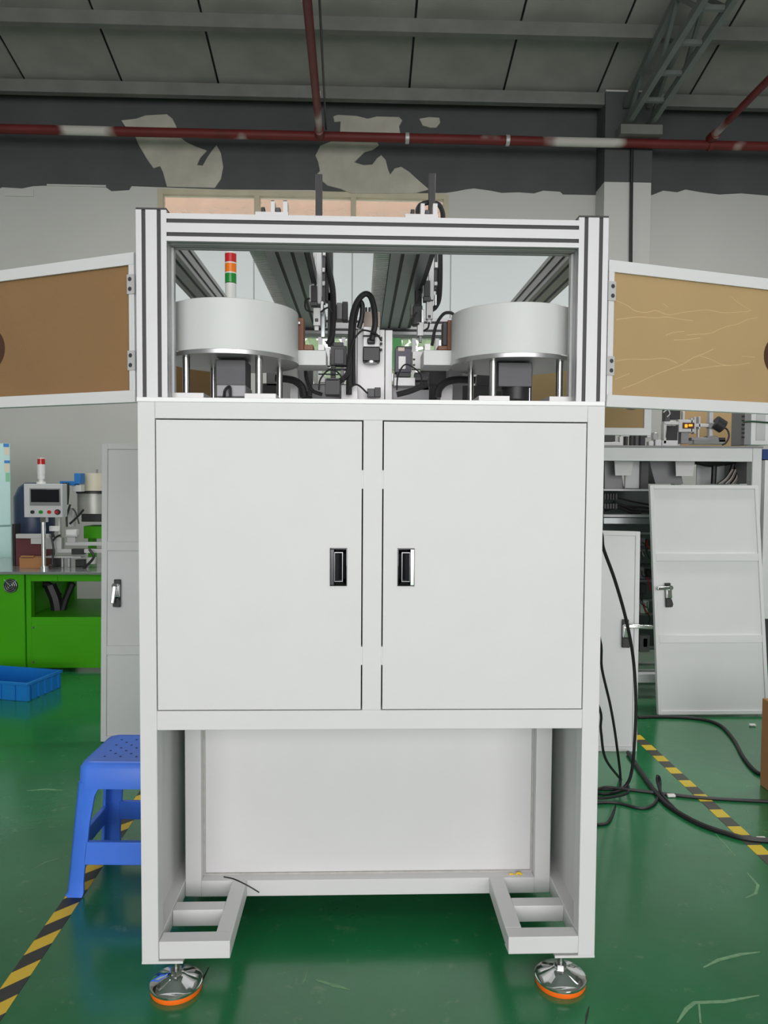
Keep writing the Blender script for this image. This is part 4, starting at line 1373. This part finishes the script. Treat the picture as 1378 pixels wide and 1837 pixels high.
# operator panel on its pole
hm = gbox('operator_panel', 'grey operator panel on a chrome pole with a red beacon on top', 'operator panel', [
    ('housing', 43, 868, 112, 928, 0.0, 0.09, mat('panel_housing_grey', (0.60, 0.61, 0.62), 0.45, var=0.01)), ('screen_bezel', 53, 876, 108, 907, -0.006, 0.008, MIDGREY), ('screen', 55, 878, 106, 901, -0.009, 0.005, SCREEN),
    ('pole_clamp', 72, 927, 82, 937, 0.02, 0.05, CHROME)], Yb=YG + 0.05, cyls=[('pole', 79, 1026, 930, 0.016, 0.045, CHROME), ('pole_collar', 80, 1027, 1015, 0.028, 0.045, CHROME),
    ('beacon_foot', 74, 868, 864, 0.032, 0.05, WHITE_PL), ('beacon_neck', 74, 864, 852, 0.018, 0.05, WHITE_PL), ('beacon_joint', 74, 859, 850, 0.026, 0.05, WHITE_PL), ('beacon_base', 74, 850, 833, 0.028, 0.05, WHITE_PL), ('beacon_lens', 74, 833, 823, 0.027, 0.05, RED), ('beacon_cap', 74, 823, 821.5, 0.027, 0.05, WHITE_PL)])
for u, m__ in ((59, BLACK), (74, GRN_L), (89, RED), (104, RED)):
    p = at(u, 918.5, YG + 0.05)
    MB().cyl((p.x, YG + 0.035, p.z), (p.x, YG + 0.051, p.z), 0.020 if u > 100 else 0.013, n=20).build('push_button', BLACK if u > 100 else m__, hm)
    if u > 100:
        MB().cyl((p.x, YG + 0.025, p.z), (p.x, YG + 0.036, p.z), 0.011, n=20).build('emergency_stop', RED, hm)
gbox('pneumatic_station', 'white pneumatic fixture with air fittings on the green machine top', 'fixture', [
    ('rail', 117, 973, 200, 979, 0.2, 0.05, MACH), ('rail', 100, 985, 200, 992, 0.2, 0.06, MACH), ('top_beam', 28, 958, 88, 966, 0.25, 0.04, MACH), ('beam_end', 55, 966, 76, 976, 0.25, 0.04, MACH),
    ('tray', 75, 965, 110, 985, 0.2, 0.06, MACH), ('plate', 82, 998, 145, 1001, 0.2, 0.1, MACH), ('leg', 110, 1001, 113, 1027, 0.22, 0.03, MACH), ('leg', 122, 1001, 125, 1027, 0.22, 0.03, MACH), ('leg', 155, 1000, 158, 1027, 0.22, 0.03, MACH),
    ('valve_row', 118, 950, 137, 960, 0.2, 0.05, WHITE_PL), ('valve_row', 117, 960, 138, 963, 0.2, 0.05, MACH), ('cylinder_block', 120, 963, 135, 975, 0.22, 0.05, MACH), ('post', 104, 900, 108, 985, 0.24, 0.03, MACH), ('label_block', 88, 944, 107, 953, 0.2, 0.03, WHITE_PL), ('hopper_stand', 122, 910, 132, 945, 0.3, 0.05, MACH), ('clamp', 158, 1000, 170, 1012, 0.15, 0.04, MACH), ('motor', 128, 985, 150, 995, 0.19, 0.05, BLACK), ('motor', 95, 1002, 106, 1020, 0.3, 0.05, DARKGREY), ('motor', 135, 1004, 152, 1024, 0.26, 0.06, BLACK)],
    tubes=[('air_hose', [(92, 963), (96, 985), (94, 1010), (100, 1015)], 0.15, 0.008, BLACK), ('air_hose', [(108, 960), (100, 964), (95, 970)], 0.15, 0.008, BLACK), ('air_hose', [(120, 945), (120, 925), (126, 905)], 0.2, 0.008, BLACK),
           ('air_hose', [(125, 940), (140, 926), (150, 914)], 0.2, 0.008, BLACK), ('air_hose', [(142, 940), (136, 920), (130, 912)], 0.2, 0.006, BLACK), ('air_hose', [(112, 912), (113, 880), (115, 866)], 0.2, 0.012, BLACK), ('air_hose', [(120, 905), (122, 880), (121, 866)], 0.2, 0.012, BLACK), ('air_hose', [(160, 985), (168, 1000), (150, 1020)], 0.15, 0.01, BLACK)])
gbox('vibratory_bowl', 'cream feeder bowl with blue chute behind the operator panel', 'feeder bowl', [
    ('blue_chute', 107, 863, 134, 871, 0.3, 0.1, CRATE), ('blue_plate', 133, 849, 144, 868, 0.3, 0.1, CRATE), ('spout', 130, 870, 145, 882, 0.32, 0.08, WHITE_PL), ('drive_base', 150, 944, 195, 966, 0.5, 0.2, GREEN), ('stand', 158, 955, 166, 1027, 0.55, 0.1, GREEN), ('drive', 146, 922, 200, 936, 0.45, 0.3, BLACK)],
    Yb=YG, cyls=[('bowl', 172, 880, 849, 0.135, 0.6, CREAM), ('bowl_band', 172, 885, 881, 0.15, 0.6, BLACK), ('bowl_lower', 172, 922, 885, 0.14, 0.6, mat('grey_bowl_metal', (0.45, 0.46, 0.42), 0.4, 0.3)), ('pin', 174, 849, 842, 0.008, 0.6, MIDGREY)])
o = gbox('storage_box', 'maroon board box on the green machine behind the pole', 'box', [('box_body', 28, 966, 78, 1030, 0.32, 0.16, MAROON), ('box_side', 22, 940, 27, 1030, 0.32, 0.1, BLACK)])
t = thing('carton', 'small open brown carton on the green machine behind the pole', 'carton', (at(55, 1025, YG + 0.2).x, YG + 0.2, zt1))
b = MB(); b.pbox(35, 1000, 76, 1031, YG + 0.17, 0.12, zt1); b.build('carton_body', CARTON, t)
b = MB(); b.pbox(37, 997, 60, 1001, YG + 0.17, 0.02); b.build('carton_flap', CARTON, t)
# navy drum behind
p = at(62, 920, YG + 0.67)
t = thing('water_drum', 'dark navy round drum standing behind the operator panel', 'drum', (p.x, YG + 0.73, zt1))
rz = [(0, zat(962, YG + 0.7)), (0.145, zat(962, YG + 0.7)), (0.155, zat(950, YG + 0.7)), (0.155, zat(895, YG + 0.7)), (0.12, zat(878, YG + 0.7)), (0.07, zat(870, YG + 0.7)), (0, zat(870, YG + 0.7))]
MB().lathe(rz, p.x, YG + 0.67, 32).build('drum_body', NAVY, t)
MB().box(p.x - 0.12, p.x + 0.12, YG + 0.57, YG + 0.77, zt1, rz[0][1]).build('drum_stand', BLACK, t)

# fridge
YF = 4.55
fx1 = cat_x(20, YF, 900)
zf = zat(795, YF, 10)
fg = thing('refrigerator', 'pale teal refrigerator with stickers at the left edge', 'refrigerator', (fx1, YF, 0), local=True, rot=(0, 0, math.radians(25.5)))
MB().box(-0.58, 0, 0.05, 0.62, 0.03, zf).build('body', TEAL, fg, bev=0.006)
zd, zd2 = zat(944, YF, 10), zat(1018, YF, 10)
for a_, b_ in ((zd + 0.008, zf - 0.004), (zd2 + 0.005, zd - 0.004), (0.05, zd2 - 0.005)):
    MB().box(-0.58, -0.002, 0.0, 0.048, a_, b_).build('door', TEAL, fg, bev=0.006)
for u0, v0, u1, v1, m__ in ((8, 796, 18, 802, CRATE), (9, 803, 18, 816, CREAM), (9, 826, 19, 831, CRATE), (9, 832, 18, 846, CREAM), (11, 848, 18, 864, mat('pale_green_sticker', srgb(130, 196, 160), 0.5))):
    MB().box((u0 - 20) * 0.00444, (u1 - 20) * 0.00444, -0.002, 0.001, zat(v1, YF, 10), zat(v0, YF, 10)).build('sticker', m__, fg)
for x in (-0.54, -0.06):
    MB().cyl((x, 0.1, 0), (x, 0.1, 0.03), 0.02).build('foot', BLACK, fg)
    MB().cyl((x, 0.55, 0), (x, 0.55, 0.03), 0.02).build('foot', BLACK, fg)

# ------------------------------------------------------------------ far right machine
YM = 2.78
fm = thing('machine_cabinet', 'far white machine cabinet with bare wiring shelves behind the leaning doors', 'cabinet', (1.93, YM + 0.6, 0))
mx1 = cat_x(1367, YM, 820)
mx0 = mx1 - 1.26
m_ = MB()
zt2 = zat(800, YM, 1250)
tt = 0.062
for y in (YM, YM + 1.2):
    m_.box(mx0, mx0 + tt, y, y + tt, 0.107, zt2 - 0.012).box(mx1 - tt, mx1, y, y + tt, 0.107, zt2 - 0.012)
    m_.box(mx0 + tt, mx1 - tt, y, y + tt, zt2 - 0.10, zt2 - 0.012)
    m_.box(mx0 + tt, mx1 - tt, y, y + tt, 0.107, 0.165)
for x in (mx0, mx1 - tt):
    m_.box(x, x + tt, YM + tt, YM + 1.2, zt2 - 0.10, zt2 - 0.012).box(x, x + tt, YM + tt, YM + 1.2, 0.107, 0.165)
m_.build('frame', BGW_PAINT, fm, bev=0.002)
MB().box(mx0 - 0.005, mx1 + 0.005, YM - 0.006, YM + 1.27, zt2 - 0.012, zt2).build('top_plate', MIDGREY, fm)
MB().box(mx0 + 0.01, mx0 + 0.014, YM + tt, YM + 1.2, 0.165, zt2 - 0.1).build('side_panel', BGW_PAINT, fm)
MB().box(mx0 + tt, mx1 - tt, YM + 0.55, YM + 0.56, 0.2, zt2 - 0.27).build('mounting_plate', mat('mounting_plate_shaded', (0.09, 0.11, 0.11), 0.4, 0.4), fm)  # plate colour darkened to carry the shade inside the cabinet
for x in (mx0 + 0.06, mx1 - 0.06):
    MB().cyl((x, YM + 0.05, 0), (x, YM + 0.05, 0.107), 0.014).build('foot_stem', STEEL, fm)
    MB().lathe([(0, 0), (0.06, 0), (0.06, 0.02), (0.02, 0.045), (0, 0.045)], x, YM + 0.05, 24).build('foot', STEEL, fm)
Yq = YM + 0.12


def mb2(nm, u0, v0, u1, v1, dy, dep, m__):
    b = MB(); b.pbox(u0, v0, u1, v1, Yq + dy, dep)
    return b.build(nm, m__, fm, bev=0.002, segs=1)


# hoppers under the top
for pl, m__, dy in (([(1102, 818), (1138, 818), (1132, 853), (1104, 853)], W_PAINT, 0.0), ([(1212, 818), (1248, 818), (1243, 854), (1213, 854)], W_PAINT, 0.0)):
    q = [at(u, v, Yq + dy) for u, v in pl]
    MB().prism([(p.x, p.z) for p in q], 'y', Yq + dy, Yq + dy + 0.006).build('chute_plate', m__, fm)
for pl, dy in (([(1085, 820), (1110, 820), (1120, 878), (1085, 878)], 0.1), ([(1165, 818), (1215, 818), (1226, 868), (1176, 868), (1168, 838)], 0.1)):
    q = [at(u, v, Yq + dy) for u, v in pl]
    MB().prism([(p.x, p.z) for p in q], 'y', Yq + dy, Yq + dy + 0.15).build('hopper', MIDGREY, fm)
mb2('bracket', 1122, 818, 1150, 876, 0.06, 0.02, G_PAINT)
mb2('dark_post', 1150, 818, 1164, 878, 0.03, 0.03, DARKGREY)
mb2('rear_screen', 1250, 818, 1350, 870, 0.25, 0.01, G_PAINT)
mb2('shelf', 1083, 877, 1169, 881, 0.0, 0.3, ALU_MATT)
mb2('shelf', 1083, 923, 1169, 928, 0.0, 0.3, ALU_MATT)
mb2('terminal_strip', 1083, 929, 1169, 940, 0.01, 0.02, ALU_DARK)
for k in range(5):
    mb2('breaker', 1084 + k * 5, 885, 1088 + k * 5, 897, 0.04, 0.05, BLACK)
    mb2('breaker', 1084 + k * 5, 903, 1088 + k * 5, 913, 0.04, 0.05, DARKGREY)
for v in (955, 985, 1012, 1040, 1075, 1100, 1125, 1160, 1190, 1203, 1215):
    mb2('wiring_duct', 1146, v, 1178, v + 4, 0.3, 0.05, random.choice((MIDGREY, ALU_DARK, DARKGREY)))
for u, v, w_, h_, m__ in ((1150, 965, 8, 14, MIDGREY), (1160, 968, 8, 12, DARKGREY), (1149, 1018, 9, 20, MIDGREY), (1160, 1022, 9, 14, BLACK), (1150, 1078, 14, 22, BGW_PAINT), (1148, 1140, 18, 30, MIDGREY), (1154, 1145, 8, 16, W_PAINT), (1150, 1048, 10, 20, DARKGREY)):
    mb2('electrical_module', u, v, u + w_, v + h_, 0.22, 0.06, m__)
GREENW = mat('green_wire', srgb(30, 120, 60), 0.5)
rnd = random.Random(7)
for k in range(16):
    u0, v0 = rnd.uniform(1146, 1165), rnd.uniform(950, 1100)
    pts_ = [(u0, v0), (u0 + rnd.uniform(-4, 10), v0 + rnd.uniform(4, 14)), (u0 + rnd.uniform(0, 14), v0 + rnd.uniform(10, 30))]
    MB().tube([at(u, v, Yq + 0.2) for u, v in pts_], 0.004, n=5, smooth=3).build('wire', rnd.choice((BLACK_SOFT, GREENW, BEIGE, RED, BLACK_SOFT)), fm)
for pts_, r_ in (([(1085, 895), (1105, 893), (1135, 900), (1168, 906)], 0.006), ([(1085, 905), (1110, 905), (1140, 915), (1168, 918)], 0.01), ([(1085, 915), (1108, 910), (1130, 918), (1150, 920)], 0.012), ([(1100, 900), (1120, 908), (1150, 910), (1168, 912)], 0.008),
                 ([(1250, 825), (1275, 830), (1310, 826), (1345, 822)], 0.03), ([(1330, 826), (1325, 845), (1318, 866)], 0.035), ([(1318, 826), (1312, 845), (1305, 862)], 0.015), ([(1282, 826), (1281, 850), (1280, 868)], 0.018)):
    MB().tube([at(u, v, Yq + 0.1) for u, v in pts_], r_).build('cable_loom', BLACK_SOFT, fm)
for k in range(9):
    u0 = 1296 + k * 3
    MB().tube([at(u0 - 10 + k, 868, Yq + 0.06), at(u0 + 4, 858, Yq + 0.06), at(u0 + 16 - k, 842, Yq + 0.08)], 0.004, n=5).build('wire', (BLACK_SOFT, BEIGE, MIDGREY)[k % 3], fm)
mb2('inner_right_panel', 1340, 815, 1347, 868, -0.06, 0.3, MIDGREY)

# equipment on the far machine's top
YE = YM + 0.15


def top_thing(name, label, cat, boxes, tubes=(), cyls=()):
    us = [b[1] for b in boxes]
    t = thing(name, label, cat, (at(sum(us) / len(us), 800, YE).x, YE, zt2))
    for nm, u0, v0, u1, v1, dy, dep, m__ in boxes:
        b = MB(); b.pbox(u0, v0, u1, v1, YE + dy, dep, zt2); b.build(nm, m__, t, bev=0.002, segs=1)
    for nm, pts_, dy, r_, m__ in tubes:
        MB().tube([at(u, v, YE + dy) for u, v in pts_], r_).build(nm, m__, t)
    for nm, p0_, p1_, dy, r_, m__ in cyls:
        MB().cyl(at(*p0_, YE + dy), at(*p1_, YE + dy), r_).build(nm, m__, t)
    return t


top_thing('test_fixture', 'grey clamping fixture with a glowing amber lamp on the far machine', 'fixture', [
    ('base_rail', 1245, 789, 1302, 797, 0.0, 0.08, STEEL), ('base_block', 1241, 785, 1290, 790, 0.0, 0.08, MIDGREY), ('carriage', 1270, 782, 1288, 786, 0.0, 0.06, MIDGREY), ('upright', 1273, 727, 1280, 786, 0.02, 0.04, MACH), ('cross_arm', 1248, 760, 1272, 766, 0.0, 0.03, MACH),
    ('jaw_plate', 1246, 748, 1249, 778, 0.0, 0.05, MACH), ('jaw_plate', 1254, 747, 1257, 770, 0.0, 0.05, MACH), ('jaw_plate', 1240, 750, 1243, 776, 0.0, 0.05, MACH), ('lamp_box', 1218, 753, 1246, 775, 0.0, 0.05, MACH), ('lamp_window', 1225, 758, 1246, 769, -0.004, 0.006, BROWN_ACR), ('lamp', 1229, 761, 1234, 767, -0.008, 0.006, LAMPGLOW),
    ('lamp', 1236, 761, 1243, 765, -0.008, 0.006, LAMPGLOW), ('pin', 1225, 738, 1229, 754, 0.0, 0.02, MACH), ('clamp_head', 1272, 758, 1290, 768, 0.0, 0.04, MIDGREY), ('stand', 1222, 775, 1236, 796, 0.02, 0.05, MIDGREY), ('limit_switch', 1290, 785, 1302, 793, 0.0, 0.05, BLACK), ('peg', 1252, 770, 1255, 785, 0.0, 0.02, MACH)],
    tubes=[('cable', [(1292, 765), (1304, 770), (1308, 782), (1303, 794), (1296, 798)], 0.0, 0.006, BLACK_SOFT)], cyls=[('motor', (1283, 757), (1297, 766), 0.0, 0.045, BLACK)])
top_thing('clamp_unit', 'black drive unit with grey arm left of the amber lamp', 'drive unit', [
    ('motor', 1203, 727, 1221, 752, 0.03, 0.06, BLACK), ('side_block', 1193, 728, 1203, 756, 0.03, 0.05, DARKGREY), ('arm', 1192, 756, 1218, 762, 0.0, 0.05, MACH), ('arm_side', 1191, 760, 1196, 796, 0.0, 0.05, MACH), ('dark_core', 1196, 764, 1216, 790, 0.02, 0.08, BLACK), ('foot', 1188, 790, 1216, 800, 0.0, 0.06, G_PAINT)],
    tubes=[('cable', [(1190, 740), (1198, 735), (1202, 742), (1197, 748)], 0.0, 0.004, MACH), ('cable', [(1196, 785), (1198, 770), (1206, 764)], -0.01, 0.004, BLACK_SOFT)])
top_thing('gripper_row', 'row of small metal grippers below the hanging paper panel', 'gripper unit', [
    ('foot', 1078, 793, 1113, 800, 0.0, 0.1, G_PAINT), ('bracket', 1114, 773, 1130, 783, 0.0, 0.04, MACH), ('leg', 1112, 783, 1118, 800, 0.0, 0.04, MACH), ('leg', 1122, 783, 1127, 800, 0.0, 0.04, BLACK), ('bar', 1130, 775, 1160, 779, 0.0, 0.04, MIDGREY), ('finger', 1132, 779, 1137, 800, 0.0, 0.04, BLACK), ('finger', 1140, 778, 1146, 800, 0.0, 0.04, DARKGREY), ('finger', 1149, 780, 1158, 800, 0.0, 0.05, BLACK), ('hook', 1161, 773, 1168, 785, 0.0, 0.03, MACH), ('cylinder', 1172, 776, 1181, 789, 0.0, 0.04, STEEL), ('block', 1176, 789, 1187, 800, 0.0, 0.04, G_PAINT), ('block', 1164, 792, 1173, 800, 0.0, 0.04, MACH), ('dark_block', 1083, 778, 1104, 792, 0.05, 0.08, BLACK)])
top_thing('control_box', 'grey box with toothed edge beside the far fixture', 'control box', [
    ('box_side', 1336, 727, 1348, 798, 0.0, 0.18, MIDGREY), ('box_front', 1348, 727, 1385, 798, 0.0, 0.18, BGW_PAINT), ('box_face', 1357, 730, 1374, 790, -0.004, 0.006, MACH)]
    + [('tooth', 1333, 730 + k * 7.5, 1337, 733 + k * 7.5, 0.0, 0.02, BLACK) for k in range(8)],
    tubes=[('cable', [(1334, 757), (1350, 756), (1378, 758), (1400, 758)], -0.02, 0.006, mat('dark_green_cable', srgb(24, 60, 36), 0.5))])
o = MB(); o.pbox(1222, 690, 1340, 860, YM + 0.9, 0.01, zt2)
o = o.build('paper_panel', KRAFT_R)
tag(o, 'brown paper covered panel standing behind the far fixture', 'panel')
o = MB(); o.pbox(1369, 806, 1420, 824, YM + 0.9, 0.3)
for q in (0,):
    t = thing('storage_bin', 'dark blue bin on white cabinet at the right edge', 'bin', (at(1395, 824, YM + 0.9).x, YM + 1.0, 0.0))
    o.build('bin', mat('dark_blue_bin', srgb(24, 54, 112), 0.5), t)
    b = MB(); b.pbox(1369, 826, 1500, 1110, YM + 0.88, 0.4); b.build('white_cabinet', BGW_PAINT, t)
    b = MB(); b.box(at(1372, 826, YM + 0.9).x, at(1500, 826, YM + 0.9).x, YM + 0.9, YM + 1.26, 0, at(1400, 1109, YM + 0.88).z); b.build('cabinet_plinth', DARKGREY, t)

# ------------------------------------------------------------------ carton at the right edge
q = fl(1363, 1408)
zc1 = at(1363, 1252, q.y).z
ct = thing('carton', 'brown cardboard carton cut by the right edge of the view', 'carton', (q.x + 0.2, q.y - 0.17, 0))
MB().box(q.x, q.x + 0.45, q.y - 0.34, q.y, 0.0, zc1).build('carton_body', CARTON, ct, bev=0.004)
MB().box(q.x - 0.002, q.x + 0.40, q.y - 0.343, q.y - 0.337, zc1 * 0.52, zc1 * 0.58).build('tape_strip', mat('parcel_tape', srgb(150, 100, 60), 0.3), ct)

# ------------------------------------------------------------------ cables on the right
def cable(pts_, r, label):
    o = MB().tube(pts_, r).build('cable', BLACK_SOFT)
    return tag(o, label, 'cable')


Yc = 1.28
cable([Vector((0.667, 1.18, 1.50)), Vector((0.80, 1.14, 1.47)), at(1070, 940, 1.1), at(1083, 985, 1.15), at(1103, 1040, 1.2), at(1123, 1110, 1.25), at(1136, 1180, 1.3), at(1141, 1260, 1.32), at(1138, 1340, 1.34), at(1132, 1390, 1.36), fl(1120, 1412, 0.006), fl(1100, 1416, 0.006)], 0.0075, 'black cable hanging past the lock of the narrow sheet door')
cable([Vector((0.667, 1.2, 1.12)), Vector((0.82, 1.17, 1.08)), at(1070, 1130, 1.15), at(1080, 1200, 1.2), at(1096, 1270, 1.25), at(1107, 1340, 1.3), fl(1113, 1410, 0.006), fl(1095, 1470, 0.006), fl(1072, 1480, 0.006)], 0.006, 'black cable hanging nearest the cabinet, curling in under it')
cable([Vector((0.667, 1.2, 0.80)), Vector((0.82, 1.17, 0.78)), at(1070, 1258, 1.15), at(1078, 1310, 1.2), at(1086, 1360, 1.25), fl(1112, 1396, 0.006), fl(1127, 1412, 0.006), fl(1090, 1424, 0.006), fl(1060, 1420, 0.006)], 0.006, 'short black cable dropping beside the cabinet edge to the floor')
cable([fl(1127, 1350, 0.012), fl(1138, 1366, 0.012), fl(1155, 1392, 0.012), fl(1183, 1430, 0.008), fl(1205, 1450, 0.008), fl(1250, 1476, 0.008), fl(1300, 1494, 0.008), fl(1350, 1506, 0.008), fl(1440, 1510, 0.008)], 0.011, 'thick black cable sweeping over the striped tape to the right edge')
cable([fl(1060, 1415, 0.006), fl(1120, 1416, 0.006), fl(1190, 1424, 0.006), fl(1270, 1432, 0.006), fl(1420, 1440, 0.006)], 0.008, 'straight black cable lying flat across the floor tape')
cable([fl(1060, 1440, 0.006), fl(1105, 1440, 0.006), fl(1150, 1450, 0.006), fl(1173, 1443, 0.006), fl(1183, 1422, 0.01), at(1184, 1400, 1.36), at(1180, 1392, 1.36), at(1180, 1405, 1.35), fl(1190, 1428, 0.01), fl(1215, 1455, 0.01)], 0.0065, 'black cable with a loop standing up from the floor')
cable([fl(1145, 1287, 0.008), fl(1190, 1286, 0.008), fl(1250, 1289, 0.008), fl(1290, 1300, 0.008), fl(1315, 1325, 0.008), fl(1335, 1360, 0.008), fl(1356, 1384, 0.008), fl(1375, 1392, 0.008)], 0.010, 'black cable running from under the leaning door to the carton')
cable([fl(1060, 1425, 0.02), fl(1085, 1412, 0.03), fl(1125, 1418, 0.03), fl(1118, 1426, 0.02), fl(1080, 1432, 0.02), fl(1062, 1428, 0.02)], 0.006, 'coiled black cable bunched at the cabinet foot')
for u, v, lb in ((1204, 1430, 'white cable tag lying on the floor by the straight cable'), (1350, 1303, 'small white plug on the floor near the carton'), (1366, 1508, 'white taped cable joint at the right edge')):
    p = fl(u, v)
    o = MB().box(p.x - 0.018, p.x + 0.018, p.y - 0.01, p.y + 0.01, 0.002, 0.014).build('cable_tag', WHITE_PL, None, bev=0.003)
    tag(o, lb, 'tag')
